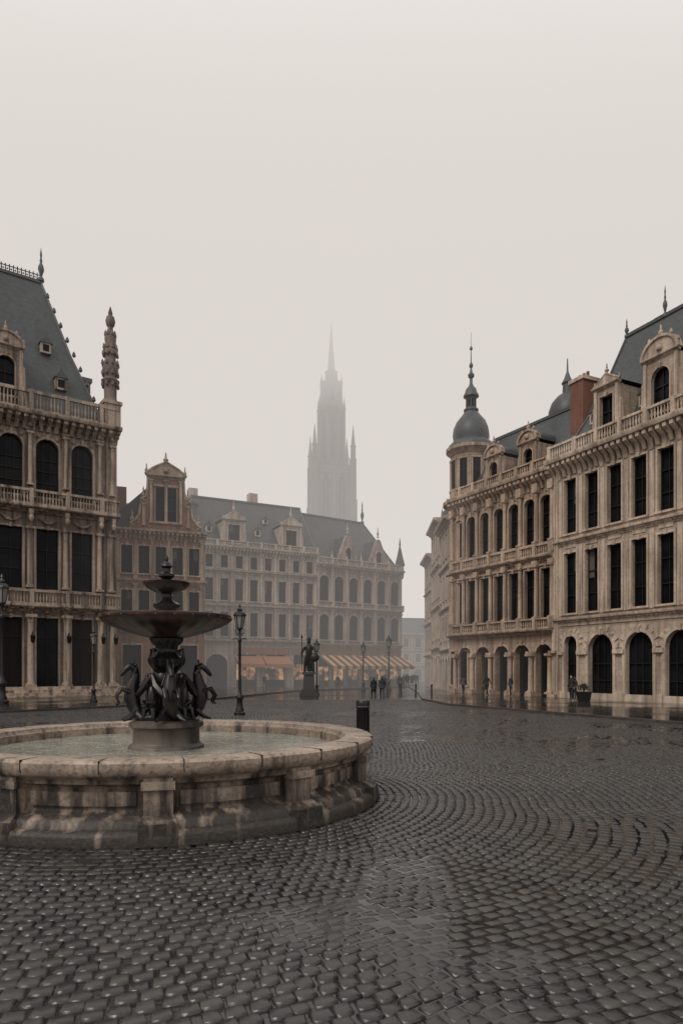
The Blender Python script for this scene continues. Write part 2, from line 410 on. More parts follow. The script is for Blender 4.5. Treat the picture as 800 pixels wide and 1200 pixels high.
for q in range(9):   # crockets down the hip
    f = (q + 1) / 10; mb.lathe('lead', L - .4 + (9.05 - L + .4) * f, .25 + 2.95 * f, 16.3 + 9.4 * f, [(.02, -.1), (.12, 0), (.1, .15), (.01, .3)], 6)
dormer(mb, 6.55, .1, 16.7, 1.7, 3.1, 'round'); dormer(mb, 2.6, .1, 16.7, 1.7, 3.1, 'round')
lucarne(mb, 9.7, .8, 18.4, .65, .7); lucarne(mb, 9.0, 1.55, 20.7, .6, .6); lucarne(mb, 4.5, 1.55, 20.7, .6, .6)
mb.box('lead', 11.6, 12.3, 4.2, 5.2, 16, 20.6); mb.box('lead', 11.5, 12.4, 4.1, 5.3, 20.6, 20.85)
px, py = L - .3, .05
mb.box('trim', px - .48, px + .48, py - .6, py + .4, 16.3, 17.7); mb.box('trim', px - .56, px + .56, py - .68, py + .48, 17.7, 17.9)
mb.lathe('pinnacle', px, py - .1, 17.9, [(.48, 0), (.42, .15), (.38, .3), (.4, 1.1), (.52, 1.2), (.56, 1.35), (.42, 1.45), (.38, 1.6), (.44, 1.8), (.49, 2.1), (.44, 2.4), (.35, 2.55), (.33, 2.9), (.44, 3.0), (.46, 3.15), (.34, 3.3), (.31, 3.6), (.36, 3.9), (.3, 4.15), (.18, 4.4), (.16, 4.65), (.24, 4.75), (.3, 5.0), (.24, 5.25), (.12, 5.4), (.14, 5.5), (.03, 5.9)], 10)
for i in range(8):
    a = i * math.pi / 4
    for zz, rr in ((18.9, .47), (19.6, .46), (20.2, .47), (20.8, .42), (21.2, .38), (22.0, .29)):
        mb.lathe('pinnacle', px + rr * math.cos(a), py - .1 + rr * math.sin(a), zz, [(.01, -.1), (.1, 0), (.08, .18), (.01, .32)], 6)
place(mb, 'stone_palace', (-24.25, 34.71), (-13.9, 42), mats('stoneL', 'trimL'))

# ================================================================== GABLED GUILD HOUSE
mb = MB(); L = 6.0; gx = 3.35
mb.box('walls', -1.2, L, .34, 9, 0, 11)
wall_floor(mb, 'walls', 0, L, 0, 4.2, [dict(c=1.1, w=1.2, b=.5, t=3.3, trans=(.75,)), dict(c=3.1, w=1.3, b=0.05, t=3.4, arch=True, kind='door', sill=0), dict(c=4.9, w=1.2, b=.5, t=3.3, trans=(.75,))])
ws = [.75 + i * 1.13 for i in range(5)]
wall_floor(mb, 'walls', 0, L, 4.2, 7.6, [dict(c=c, w=.72, b=5.1, t=7.05, trans=(.6,), trim=.09) for c in ws])
wall_floor(mb, 'walls', 0, L, 7.6, 11.0, [dict(c=c, w=.72, b=8.2, t=10.1, trans=(.6,), trim=.09) for c in ws])
for i in range(6):
    x = max(.16, min(L - .16, .18 + i * 1.13)); pilaster(mb, x, 4.5, 7.5, .2, .08); pilaster(mb, x, 7.85, 10.75, .2, .08)
cornice(mb, -.1, L + .1, 4.2, .3, .4, dent=.25); cornice(mb, -.1, L + .1, 7.5, .3, .35, dent=.25); cornice(mb, -.1, L + .1, 10.8, .4, .5, dent=.3, mod=True)
G = [(-2.45, 11.2), (2.45, 11.2), (2.45, 11.5), (2.1, 11.75), (1.75, 12.2), (1.6, 12.9), (1.75, 13.0), (1.75, 13.25), (1.35, 13.3), (1.25, 13.7), (1.15, 15.0), (-1.15, 15.0), (-1.25, 13.7), (-1.35, 13.3), (-1.75, 13.25), (-1.75, 13.0), (-1.6, 12.9), (-1.75, 12.2), (-2.1, 11.75), (-2.45, 11.5)]
mb.prism('walls', [(gx + x, z) for x, z in G], .0, .4)
for x in (-.4, .4):
    mb.box('glass', gx + x - .3, gx + x + .3, -.015, .1, 11.9, 14.2); mb.box('trim', gx + x - .37, gx + x - .3, -.07, .05, 11.85, 14.25); mb.box('trim', gx + x + .3, gx + x + .37, -.07, .05, 11.85, 14.25)
    for z in (12.6, 13.4): mb.box('window_frames', gx + x - .3, gx + x + .3, -.04, .0, z - .03, z + .03)
    mb.box('window_frames', gx + x - .02, gx + x + .02, -.04, 0, 11.9, 14.2)
mb.box('trim', gx - .85, gx + .85, -.12, .05, 11.7, 11.85); mb.box('trim', gx - .85, gx + .85, -.12, .05, 14.25, 14.4)
for x in (-1.0, 0, 1.0): pilaster(mb, gx + x, 11.7, 14.7, .16, .12)
for x in (-1.5, 1.5): pilaster(mb, gx + x, 11.5, 13.0, .16, .1); finial(mb, gx + x, .1, 13.25, 1.0, .17)
for x in (-2.25, 2.25): finial(mb, gx + x, .1, 11.5, 1.1, .17)
for sx in (-1, 1):
    mb.tube('trim', [(gx + sx * 2.4, -.03, 11.6), (gx + sx * 2.05, -.03, 11.85), (gx + sx * 1.8, -.03, 12.25), (gx + sx * 1.68, -.03, 12.95)], .09, 6)
    mb.tube('trim', [(gx + sx * 1.7, -.03, 13.3), (gx + sx * 1.38, -.03, 13.5), (gx + sx * 1.25, -.03, 14.0), (gx + sx * 1.2, -.03, 14.9)], .08, 6)
cornice(mb, gx - 1.3, gx + 1.3, 14.8, .25, .3)
mb.prism('trim', [(gx - 1.35, 15.05), (gx + 1.35, 15.05), (gx + .9, 15.45), (gx, 15.95), (gx - .9, 15.45)], -.1, .4)
mb.tube('trim', [(gx - 1.4, -.1, 15.08), (gx - .9, -.1, 15.5), (gx, -.1, 16.0), (gx + .9, -.1, 15.5), (gx + 1.4, -.1, 15.08)], .08, 6)
for x in (-1.3, 1.3): finial(mb, gx + x, .05, 15.05, .8, .13)
finial(mb, gx, .1, 15.85, .9, .2); mb.lathe('trim', gx, -.12, 15.15, [(.02, 0), (.2, .15), (.2, .35), (.02, .5)], 8)
mb.prism('roof', [(-1.3, 10.9), (L + .1, 10.9), (gx + .1, 15.0), (gx - .4, 15.0)], .3, 9)
mb.box('chimney', .2, .9, 3, 4, 11, 14.8)
place(mb, 'gabled_guild_house', (-15.3, 46.2), (-9.7, 48.3), mats('brickG', 'trimG', 'slateD', 'frame'))

# ================================================================== CENTRE A
def emis(name, col, st):
    m = bpy.data.materials.new(name); m.use_nodes = True; b = m.node_tree.nodes['Principled BSDF']; t_ = m.node_tree
    nz_ = t_.nodes.new('ShaderNodeTexNoise'); nz_.inputs['Scale'].default_value = 1.5; tc_ = t_.nodes.new('ShaderNodeTexCoord'); t_.links.new(tc_.outputs['Object'], nz_.inputs['Vector'])
    r_ = t_.nodes.new('ShaderNodeValToRGB'); r_.color_ramp.elements[0].position = .42; r_.color_ramp.elements[1].position = .66; r_.color_ramp.elements[0].color = (.02, .012, .008, 1); r_.color_ramp.elements[1].color = (*col, 1)
    t_.links.new(nz_.outputs['Fac'], r_.inputs['Fac']); t_.links.new(r_.outputs[0], b.inputs['Emission Color']); b.inputs['Base Color'].default_value = (.03, .02, .015, 1); b.inputs['Emission Strength'].default_value = st; return m
lit = emis('lit_shop_interior', (1, .5, .22), .4)
mb = MB(); L = 10.8; nb = 8; P = L / nb; cs = [P * (i + .5) for i in range(nb)]; ed = [P * i for i in range(nb + 1)]
mb.box('walls', 0, L, .34, 9, 0, 12.1)
wall_floor(mb, 'walls', 0, L, 0, 4.0, [dict(c=2 * P * (i + .5), w=1.9, b=.06, t=2.95, arch=(i == 0), kind='win', mull=2, trans=(.75,), trim=.1, sill=0) for i in range(4)])
wall_floor(mb, 'walls', 0, L, 4.0, 7.1, [dict(c=c, w=.74, b=4.5, t=6.6, trim=.08) for c in cs])
wall_floor(mb, 'walls', 0, L, 7.1, 10.1, [dict(c=c, w=.74, b=7.6, t=9.5, trim=.08) for c in cs])
wall_floor(mb, 'walls', 0, L, 10.1, 12.1, [dict(c=c, w=.66, b=10.4, t=11.5, trim=.07, key=0) for c in cs])
for i in range(1, 4): mb.box('lit_shop_window', 2 * P * (i + .5) - .9, 2 * P * (i + .5) + .9, .262, .27, .7, 2.1)
for e in ed:
    e = max(.12, min(L - .12, e))
    for a, b in ((4.3, 7.0), (7.4, 10.0)): pilaster(mb, e, a, b, .2, .09)
    pilaster(mb, e, 10.3, 11.9, .18, .07)
cornice(mb, 0, L, 3.85, .35, .4); cornice(mb, 0, L, 6.95, .28, .3); cornice(mb, 0, L, 9.95, .28, .3); cornice(mb, -.1, L + .1, 11.85, .45, .5, dent=.3, mod=True)
balustrade(mb, 0, L, -.1, 12.3, 12.8, ed, step=.2)
mansard(mb, (-.2, L + .2, .2, 8.5, 12.2), (.2, L, 3.8, 4.8, 17.2), crest=False)
for x in (2.9, 8.3):
    dormer(mb, x, -.02, 12.3, 1.9, 2.2, 'tri', back=4)
    finial(mb, x, .1, 15.2, 1.3, .14)
lucarne(mb, 5.5, 1.1, 13.6); lucarne(mb, 1.0, 1.1, 13.6); lucarne(mb, 6.6, 2.0, 15.0, .4, .45); lucarne(mb, 10, 2.0, 15.0, .4, .45)
mb.box('trim', 0.2, 1.0, 4.6, 5.4, 16, 18.2); mb.box('trim', 6.0, 6.8, 4.6, 5.4, 16, 18.4)
t = NT('orange_awning_canvas'); sp = t.n.new('ShaderNodeSeparateXYZ'); t.link(t.tc.outputs['Object'], sp.inputs[0])
st = t.math('GREATER_THAN', t.math('FRACT', t.math('MULTIPLY', sp.outputs['X'], 1.15)), .5)
t.link(t.mix(st, (.09, .06, .045), (.5, .29, .16)), t.bsdf.inputs['Base Color']); t.bsdf.inputs['Roughness'].default_value = .8
awn = t.m
plain_awn = simple('orange_canvas', (.40, .19, .10), .8)
M['shop'] = simple('warm_shop_fascia', (.26, .13, .07), .5)
def awning(mb, x0, x1, zt=2.85, zb=1.95, out=1.7, k='awning'):
    P_ = [(-.05, zt), (-out, zb), (-out, zb - .3), (-out + .03, zb - .3), (-out + .03, zb - .03), (-.05, zt - .05)]
    mb.profx(k, P_, x0, x1)
    for x in (x0 + .04, x1 - .04): mb.tube('ironwork', [(x, -.05, 1.9), (x, -out + .03, zb - .05)], .02, 5)
awning(mb, 3.0, 5.4, 2.8, 2.1, 1.1); awning(mb, 5.5, 8.0, 2.8, 2.1, 1.1)
mb.box('shop_fascia', 2.9, 8.1, -.12, .02, 3.0, 3.55); mb.box('shop_fascia', 8.3, 10.6, -.12, .02, 3.05, 3.5)
place(mb, 'corniced_town_house', (-11.9, 58), (-2.3, 63), mats('stoneA', 'trimAB', 'slateD', 'frame', awning=plain_awn, shop_fascia=M['shop'], lit_shop_window=lit))

# ================================================================== CENTRE B
mb = MB(); L = 10.25; nb = 6; P = L / nb; cs = [P * (i + .5) for i in range(nb)]; ed = [P * i for i in range(nb + 1)]
mb.box('walls', 0, L, .34, 10, 0, 11.4)
wall_floor(mb, 'walls', 0, L, 0, 3.9, [dict(c=c, w=1.35, b=.06, t=2.9, kind='win', trans=(.75,), trim=.09, sill=0) for c in cs])
wall_floor(mb, 'walls', 0, L, 3.9, 7.3, [dict(c=c, w=1.1, b=4.4, t=6.8, arch=True, trim=.12, trans=(.55,), mull=1) for c in cs])
wall_floor(mb, 'walls', 0, L, 7.3, 11.4, [dict(c=c, w=1.1, b=8.0, t=10.4, arch=True, trim=.12, trans=(.55,), mull=1) for c in cs])
for c in cs: mb.box('lit_shop_window', c - .62, c + .62, .262, .27, .6, 1.9)
for e in ed:
    e = max(.15, min(L - .15, e)); pilaster(mb, e, 4.1, 7.2, .25, .12); pilaster(mb, e, 7.6, 11.0, .25, .12)
    finial(mb, e, -.05, 11.9, .9, .12)
cornice(mb, 0, L, 3.75, .3, .35, dent=.3); cornice(mb, 0, L, 7.2, .28, .35, dent=.3); cornice(mb, -.1, L + .1, 11.1, .42, .5, dent=.3, mod=True)
balustrade(mb, 0, L, -.1, 11.5, 12.1, ed, step=.2); balustrade(mb, 0, L, -.2, 7.48, 8.0, ed, step=.2)
mb.prism('trim', [(L - .5, 11), (L + .02, 11), (L + .02, 12), (L - .5, 12)], -.1, .5)
mansard(mb, (-.2, L + .1, .2, 9, 11.4), (-.1, L - 1.9, 3.9, 5.2, 16.8), crest=False)
def stepgable(mb, x, w, z0, h):
    st = 5; pts = [(x - w / 2, z0), (x + w / 2, z0)]
    for i in range(st): hw = w / 2 * (1 - i / st); pts += [(x + hw, z0 + h * (i + .7) / (st + .5)), (x + hw * (1 - .9 / st) if i < st - 1 else x + .12, z0 + h * (i + 1) / (st + .5))]
    L_ = [(2 * x - a, b) for a, b in pts[2:]][::-1]
    mb.prism('walls', pts + L_, -.05, .3)
    mb.prism('roof', [(x - w / 2 + .1, z0), (x + w / 2 - .1, z0), (x, z0 + h * .9)], .3, 4.5)
    mb.box('glass', x - .25, x + .25, -.08, 0, z0 + .4, z0 + 1.5); mb.arch_ring('trim', x, z0 + 1.5, .25, .36, -.12, 0, 8); mb.lathe('glass', x, -.04, z0 + 1.5, [(.24, -.01), (.24, .0), (.1, .2)], 8)
    finial(mb, x, .1, z0 + h - .1, 1.1, .13)
stepgable(mb, 3.6, 2.6, 11.5, 3.2); stepgable(mb, 7.3, 2.6, 11.5, 3.2)
finial(mb, L - 1.9, 4, 16.8, 2.4, .2, 'lead')
mb.lathe('trim', L - .1, .1, 10.8, [(.35, 0), (.4, .3), (.4, 1.2), (.5, 1.3)], 8)
mb.lathe('roof', L - .1, .1, 12.1, [(.5, 0), (.5, .1), (.3, .9), (.06, 2.0), (.1, 2.1), (.02, 2.8)], 8)
for i in range(5): awning(mb, .15 + i * 2.04, 2.1 + i * 2.04, 2.95, 1.95, 2.1)
mb.box('shop_fascia', .1, L - .1, -.1, .02, 3.05, 3.5)
place(mb, 'arcaded_market_house', (-2.3, 63.02), (6.04, 69), mats('stoneB', 'trimAB', 'slateD', 'frame', awning=awn, shop_fascia=M['shop'], lit_shop_window=lit))

# ================================================================== RIGHT 1
mb = MB(); L = 12.4; W1 = [1.15 + 1.48 * i for i in range(8)]
mb.box('walls', 0, L, .34, 12, 0, 12.7)
ar = [(1.2, .9), (3.25, 1.6), (5.6, 1.6), (7.85, 1.6), (10.1, 1.6)]
wall_floor(mb, 'walls', 0, L, 0, 4.1, [dict(c=c, w=w, b=.05, t=3.42, arch=True, kind='win', mull=1 if w < 1 else 3, trans=(.55, .3), trim=.16, proj=.09, sill=0) for c, w in ar], dep=.32)
wall_floor(mb, 'walls', 0, L, 4.1, 8.4, [dict(c=c, w=.88, b=4.62, t=7.85, trim=.1, mull=1, trans=(.3, .66)) for c in W1])
wall_floor(mb, 'walls', 0, L, 8.4, 12.7, [dict(c=c, w=.88, b=8.9, t=11.8, trim=.1, mull=1, trans=(.3, .66)) for c in W1])
for c, w in ar:
    for sx in (-1, 1):
        x = c + sx * (w / 2 + .24); mb.box('trim', x - .17, x + .17, -.14, .04, .0, .45); mb.box('trim', x - .2, x + .2, -.17, .04, 2.4, 2.6)
    for q in range(9):
        a = math.pi * (q + .5) / 9; r0 = w / 2 + .17
        mb.M = Matrix.Translation((c, 0, 3.42 - w / 2)) @ Matrix.Rotation(-a, 4, 'Y')
        mb.box('trim', r0, r0 + (.26 if q % 2 else .16), -.07, .02, -.1, .1); mb.M = None
for i in range(9):
    x = .41 + i * 1.48
    mb.box('trim', x - .13, x + .13, -.05, .04, 4.5, 8.2); mb.box('trim', x - .13, x + .13, -.05, .04, 8.8, 12.4)
    mb.frus('trim', (x - .1, x + .1, -.1, .04, 11.9), (x - .16, x + .16, -.22, .04, 12.4))
for c in W1:
    mb.box('trim', c - .38, c + .38, -.045, .03, 8.12, 8.3)
    mb.lathe('trim', c, -.03, 12.05, [(.02, 0), (.13, .1), (.11, .22), (.02, .32)], 8)
cornice(mb, -.05, L, 4.05, .34, .32, dent=.24); cornice(mb, 0, L, 8.3, .3, .28, dent=.24); cornice(mb, -.1, L, 12.4, .6, .75, dent=.36, mod=True)
mb.box('trim', -.04, L, -.06, .03, 3.95, 4.05); mb.box('trim', -.03, L, -.1, .03, 0, .4)
balustrade(mb, 0, L, -.42, 13.0, 13.75, [.05] + [1.89 + 1.48 * i for i in range(7)], step=.17)
mb.box('trim', -.08, .34, -.16, .5, .0, 13.0)
mansard(mb, (.1, L, .15, 10, 12.95), (2.2, L - .2, 3.0, 8, 19.6), curve=.1, crest=False)
dormer(mb, 3.75, -.15, 13.0, 1.45, 2.7, 'tri'); dormer(mb, 6.9, -.15, 13.0, 1.75, 2.9, 'round'); dormer(mb, 10.2, -.15, 13.0, 1.45, 2.9, 'tri')
lucarne(mb, 2.1, .7, 14.6, .6, .6); lucarne(mb, 5.3, .6, 14.4, .55, .6); lucarne(mb, 4.6, 1.7, 17, .5, .5); lucarne(mb, 8.4, .6, 14.4, .55, .6)
mb.box('chimney', -.2, .75, 1.3, 2.4, 12.8, 17.6); mb.box('trim', -.28, .83, 1.22, 2.48, 17.6, 17.8)
for x in (0., .28, .56): mb.lathe('chimney', x, 1.85, 17.8, [(.1, 0), (.08, .3), (.1, .34)], 8)
mb.box('lead', 2.3, 3.1, 5, 6, 19, 21); mb.box('lead', 5.9, 6.8, 5, 6, 19, 21)
finial(mb, 2.2, 3.0, 19.6, 1.0, .12, 'lead'); finial(mb, 4.6, 3.0, 19.6, 1.6, .12, 'lead')
mb.tube('ironwork', [(.2, -.12, 13), (.2, -.12, .3)], .05, 6)
place(mb, 'mansard_town_hall', (11.75, 37.6), (11.75 + .437 * 12.4, 37.6 - .899 * 12.4), mats('stoneR', 'trimR'))

# ================================================================== RIGHT 2
mb = MB(); L = 8.93; nb = 7; P = L / nb; cs = [P * (i + .5) for i in range(nb)]; ed = [P * i for i in range(1, nb)] + [L - .1]
mb.box('shade_and_joint_black', .6, L, 2.3, 10, 0, 3.7); mb.box('walls', .4, L, .34, 10, 3.7, 12.4)  # arcade back wall is blackened, painting in the shade behind the arches
na = 5; Pa = (L - .4) / na
wall_floor(mb, 'walls', .3, L, 0, 3.7, [dict(c=.45 + Pa * (i + .5), w=1.25, b=.02, t=3.05, arch=True, kind='none', trim=.13, sill=0) for i in range(na)], dep=.4)
for i in range(na):
    c = .45 + Pa * (i + .5)
    mb.box('doors', c - .5, c + .5, 2.24, 2.32, .05, 2.4); mb.box('glass', c - .4, c + .4, 2.2, 2.24, .8, 2.3)
for i in range(na + 1):
    x = .45 + Pa * i; column(mb, min(x, L - .2), -.2, .25, 2.5, .15); mb.box('trim', x - .26, x + .26, -.42, .4, 0, .25); mb.box('trim', x - .24, x + .24, -.36, .05, 2.5, 2.64)
wall_floor(mb, 'walls', .3, L, 3.7, 7.95, [dict(c=c, w=.8, b=4.5, t=7.3, trim=.09, mull=1, trans=(.65,), ped='tri' if i % 2 else 'r') for i, c in enumerate(cs)])
wall_floor(mb, 'walls', .3, L, 7.95, 12.4, [dict(c=c, w=.84, b=8.75, t=11.4, arch=True, trim=.12, mull=1, trans=(.35, .62)) for c in cs])
for e in ed + [.12]:
    column(mb, e, -.16, 4.5, 7.5, .12, n=8); column(mb, e, -.16, 8.75, 11.7, .12, n=8)
    mb.box('trim', e - .18, e + .18, -.3, .04, 3.9, 4.5); mb.box('trim', e - .18, e + .18, -.3, .04, 8.15, 8.75)
    mb.box('trim', e - .2, e + .2, -.32, .04, 7.5, 7.75); mb.box('trim', e - .2, e + .2, -.32, .04, 11.7, 12.1)
    bracket(mb, e, 12.0, 12.5, .5, .2)
cornice(mb, .1, L, 3.6, .3, .5, dent=.25); balustrade(mb, .3, L, -.25, 3.9, 4.5, ed)
cornice(mb, .1, L, 7.72, .3, .45, dent=.25); balustrade(mb, .3, L, -.25, 8.0, 8.65, ed)
cornice(mb, .1, L, 12.2, .6, .65, dent=.34, mod=True); balustrade(mb, .8, L, -.4, 12.8, 13.35, ed, step=.18)
mansard(mb, (.8, L + .6, .2, 8, 12.75), (2.0, L + .4, 2.0, 7, 16.6), crest=False, curve=.1)
dormer(mb, 4.1, -.1, 12.8, 1.3, 1.75, 'round'); dormer(mb, 7.0, -.1, 12.8, 1.3, 1.75, 'round')
lucarne(mb, 5.6, .8, 14.0, .45, .5); finial(mb, 2.6, .6, 13.3, 1.6, .2)
mb.lathe('trim', 6.5, 3.6, 15.5, [(1.0, 0), (1.0, 1.3), (1.15, 1.4)], 12)
mb.lathe('roof', 6.5, 3.6, 16.9, [(1.1, 0), (1.12, .4), (.95, .9), (.6, 1.3), (.3, 1.5), (.28, 2.0), (.36, 2.1), (.2, 2.4), (.06, 2.8), (.03, 3.6)], 16)
mb.box('shade_and_joint_black', .4, L, .42, 2.3, 3.5, 3.68)  # arcade ceiling, shade put into its colour as well
cx, cy = .15, 1.42; R = 1.38
mb.lathe('walls', cx, cy, 0, [(R + .08, 0), (R + .08, .5), (R, .55), (R, 12.3)], 32)
for z, h, p in ((3.6, .3, .3), (7.72, .3, .28), (12.2, .6, .5)):
    mb.lathe('trim', cx, cy, z, [(R, 0), (R + p * .3, h * .2), (R + p * .5, h * .5), (R + p, h * .65), (R + p, h), (R, h)], 32)
mb.lathe('walls', cx, cy, 12.8, [(R - .05, 0), (R - .05, 3.3)], 24)
mb.lathe('trim', cx, cy, 15.9, [(R, 0), (R + .1, .15), (R + .3, .3), (R + .3, .5), (R, .55)], 24)
mb.lathe('trim', cx, cy, 12.8, [(R + .05, 0), (R + .05, .7), (R - .02, .75)], 24)
mb.lathe('roof', cx, cy, 16.4, [(R + .1, 0), (R + .05, .25), (R - .25, .55), (R - .2, .9), (R - .25, 1.35), (R - .45, 1.85), (R - .8, 2.3), (.42, 2.55), (.4, 2.7)], 24, .05, 12)
mb.lathe('lead', cx, cy, 19.0, [(.5, 0), (.5, .1), (.34, .15), (.34, .9), (.52, .95), (.52, 1.05), (.42, 1.2), (.36, 1.45), (.16, 1.7), (.1, 1.9), (.1, 2.2), (.2, 2.3), (.22, 2.45), (.1, 2.6), (.06, 2.9), (.13, 3.0), (.13, 3.12), (.04, 3.3), (.025, 4.1), (.1, 4.15), (.1, 4.25), (.015, 4.4), (.01, 5.3)], 12)
for i in range(10):
    a = 2 * math.pi * i / 10 + .2
    for (z0, z1, rr, w) in ((13.6, 15.5, R - .05, .26), (4.5, 7.2, R, .24), (8.75, 11.2, R, .24), (.6, 2.8, R, .26)):
        mb.M = Matrix.Translation((cx, cy, 0)) @ Matrix.Rotation(a, 4, 'Z')
        mb.box('glass', rr - .12, rr + .012, -w, w, z0, z1)
        mb.box('trim', rr - .1, rr + .07, -w - .09, -w, z0 - .05, z1); mb.box('trim', rr - .1, rr + .07, w, w + .09, z0 - .05, z1)
        mb.box('trim', rr - .1, rr + .09, -w - .1, w + .1, z1, z1 + .12); mb.box('trim', rr - .1, rr + .1, -w - .12, w + .12, z0 - .12, z0)
        mb.box('window_frames', rr - .1, rr + .03, -.02, .02, z0, z1); mb.box('window_frames', rr - .1, rr + .03, -w, w, z0 + (z1 - z0) * .6, z0 + (z1 - z0) * .6 + .04)
        mb.M = Matrix.Translation((cx, cy, 0)) @ Matrix.Rotation(a + math.pi / 10, 4, 'Z')
        mb.lathe('trim', rr + .04, 0, z0 - .1, [(.1, 0), (.08, .1), (.07, z1 - z0), (.12, z1 - z0 + .15)], 8)
    mb.M = Matrix.Translation((cx, cy, 0)) @ Matrix.Rotation(a, 4, 'Z')
    mb.box('glass', .3, .345, -.07, .07, 19.25, 19.8)
    mb.M = None
place(mb, 'arcaded_corner_building', (7.4, 45.4), (11.75, 37.6), mats('stoneR2', 'trimR2'))

# ================================================================== STREET ROW ON THE RIGHT
def plain_house(name, p0, p1, h, wall, trim='trimAB', nb=4, floors=4, rh=2.5, roof='slateD', dep=8, fr='frame', dorm=True):
    mb = MB(); L = math.dist(p0, p1); P = L / nb; fh = h / floors
    mb.box('walls', 0, L, .3, dep, 0, h)
    for f in range(floors):
        z = f * fh
        wall_floor(mb, 'walls', 0, L, z, z + fh, [dict(c=P * (i + .5), w=P * (.62 if f == 0 else .45), b=z + (.06 if f == 0 else fh * .25), t=z + fh * .82, trim=.09, key=0, sill=f > 0, arch=(f == 0)) for i in range(nb)], dep=.25)
        cornice(mb, 0, L, z + fh - .14, .22 if f < floors - 1 else .5, .22 if f < floors - 1 else .55, dent=.3)
    for i in range(nb + 1):
        e = max(.1, min(L - .1, P * i)); mb.box('trim', e - .1, e + .1, -.07, .04, fh, h)
    if rh:
        mansard(mb, (0, L, .1, dep, h + .3), (.6, L - .6, rh * .6, dep - rh * .6, h + .3 + rh), crest=False)
        if dorm:
            for i in range(nb // 2): lucarne(mb, P * (2 * i + 1), .7, h + .8, .6, .7)
    mb.box('chimney', L * .3, L * .3 + .8, 3, 3.8, h, h + rh + 1.3)
    return place(mb, name, p0, p1, mats(wall, trim, roof, fr))
plain_house('white_town_house', (7.75, 53.5), (7.6, 47.4), 12.0, 'white', nb=4, rh=2.)
plain_house('white_town_house', (7.95, 60), (7.75, 53.52), 13.2, 'stoneR', 'trimR', nb=4, rh=1.4)
plain_house('white_town_house', (8.1, 66), (7.95, 60.02), 11.5, 'white', nb=4, rh=2.5)
plain_house('street_town_house', (12.5, 84), (9.1, 66.5), 11, 'stoneB', nb=9, rh=2.5)
plain_house('street_town_house', (14, 104), (12.6, 84.1), 10, 'white', nb=9, rh=2.5)
plain_house('street_town_house', (6.5, 96), (13.5, 97.5), 6.4, 'stoneB', nb=4, floors=3, rh=2.2)
plain_house('street_town_house', (-6, 94), (6.4, 96), 7.4, 'stoneA', nb=6, floors=3, rh=2.8)
plain_house('terrace_house', (-42, 22), (-26.5, 33), 15, 'stoneL', 'trimL', nb=7, rh=4)
plain_house('terrace_house', (17.8, 25.5), (24, 12), 13, 'stoneR', 'trimR', nb=8, rh=4)
plain_house('terrace_house', (-26, 60), (-13.2, 57), 12, 'stoneA', nb=7, rh=4)

# ================================================================== CATHEDRAL TOWER
mb = MB()
hw = 4.15
mb.box('walls', -hw, hw, -hw, hw, 0, 45.5)
for fx in (-1, 1):
    for fy in (-1, 1):
        x, y = fx * hw, fy * hw
        mb.box('walls', x - .75, x + .75, y - .75, y + .75, 0, 38); mb.box('walls', x - .6, x + .6, y - .6, y + .6, 38, 46.5)
        mb.lathe('walls', x, y, 46.5, [(.65, 0), (.75, .3), (.55, .4), (.53, 2.8), (.7, 3.0), (.46, 3.3), (.03, 7.6)], 8)
for q in range(4):
    mb.M = Matrix.Rotation(q * math.pi / 2, 4, 'Z')
    for z0, z1 in ((8, 18), (21, 30), (33, 42.5)):
        for x in (-1.7, 1.7):
            mb.box('dark_opening_panels', x - .75, x + .75, -hw - .04, -hw + .3, z0, z1 - .8); mb.prism('dark_opening_panels', [(x - .75, z1 - .8), (x + .75, z1 - .8), (x, z1 + .8)], -hw - .04, -hw + .3)  # dark panels on the wall, not cut openings; inner shade is painted
            mb.box('walls', x - .1, x + .1, -hw - .12, -hw, z0, z1)
            mb.tube('walls', [(x - .9, -hw - .1, z0), (x - .9, -hw - .1, z1 - .8), (x, -hw - .1, z1 + 1.1), (x + .9, -hw - .1, z1 - .8), (x + .9, -hw - .1, z0)], .13, 6)
        mb.box('walls', -hw - .15, hw + .15, -hw - .25, -hw + .1, z1 + 1.2, z1 + 1.7)
    mb.box('walls', -.3, .3, -hw - .4, -hw, 0, 44)
    for i in range(8): mb.box('walls', -hw + .4 + i * 1.02, -hw + .9 + i * 1.02, -hw - .1, -hw + .2, 45.5, 46.6)
    mb.M = None
mb.lathe('walls', 0, 0, 45, [(3.1, 0), (3.1, .6), (2.85, .9), (2.82, 13.2), (3.05, 13.5), (3.05, 14.2), (2.35, 14.4), (2.3, 18.6), (2.5, 18.9), (2.5, 19.4), (1.5, 19.6), (1.35, 21.6), (1.5, 21.9), (.85, 22.2), (.03, 33)], 8, rot=math.pi / 8)
for q in range(8):
    mb.M = Matrix.Rotation(q * math.pi / 4, 4, 'Z')
    mb.box('dark_opening_panels', -.5, .5, -2.68, -2.3, 47, 55.5); mb.prism('dark_opening_panels', [(-.5, 55.5), (.5, 55.5), (0, 56.8)], -2.68, -2.3)
    mb.box('dark_opening_panels', -.4, .4, -2.2, -1.8, 60, 63)
    mb.M = Matrix.Rotation((q + .5) * math.pi / 4, 4, 'Z')
    mb.lathe('walls', 0, -2.95, 45, [(.34, 0), (.28, .5), (.26, 13.4), (.36, 13.7), (.26, 14), (.02, 16.4)], 6)
    mb.lathe('walls', 0, -2.35, 59, [(.2, 0), (.18, 5), (.26, 5.3), (.02, 7)], 6)
    mb.M = None
mb.box('walls', -7, 8, 4, 50, 0, 21); mb.prism('roof', [(-7.5, 21), (8.5, 21), (.5, 31)], 4, 50)
mb.build('cathedral_tower', {'walls': M['stoneT'], 'dark_opening_panels': M['dark'], 'roof': M['slateD']}, (-2.25, 150, 0), math.radians(9))

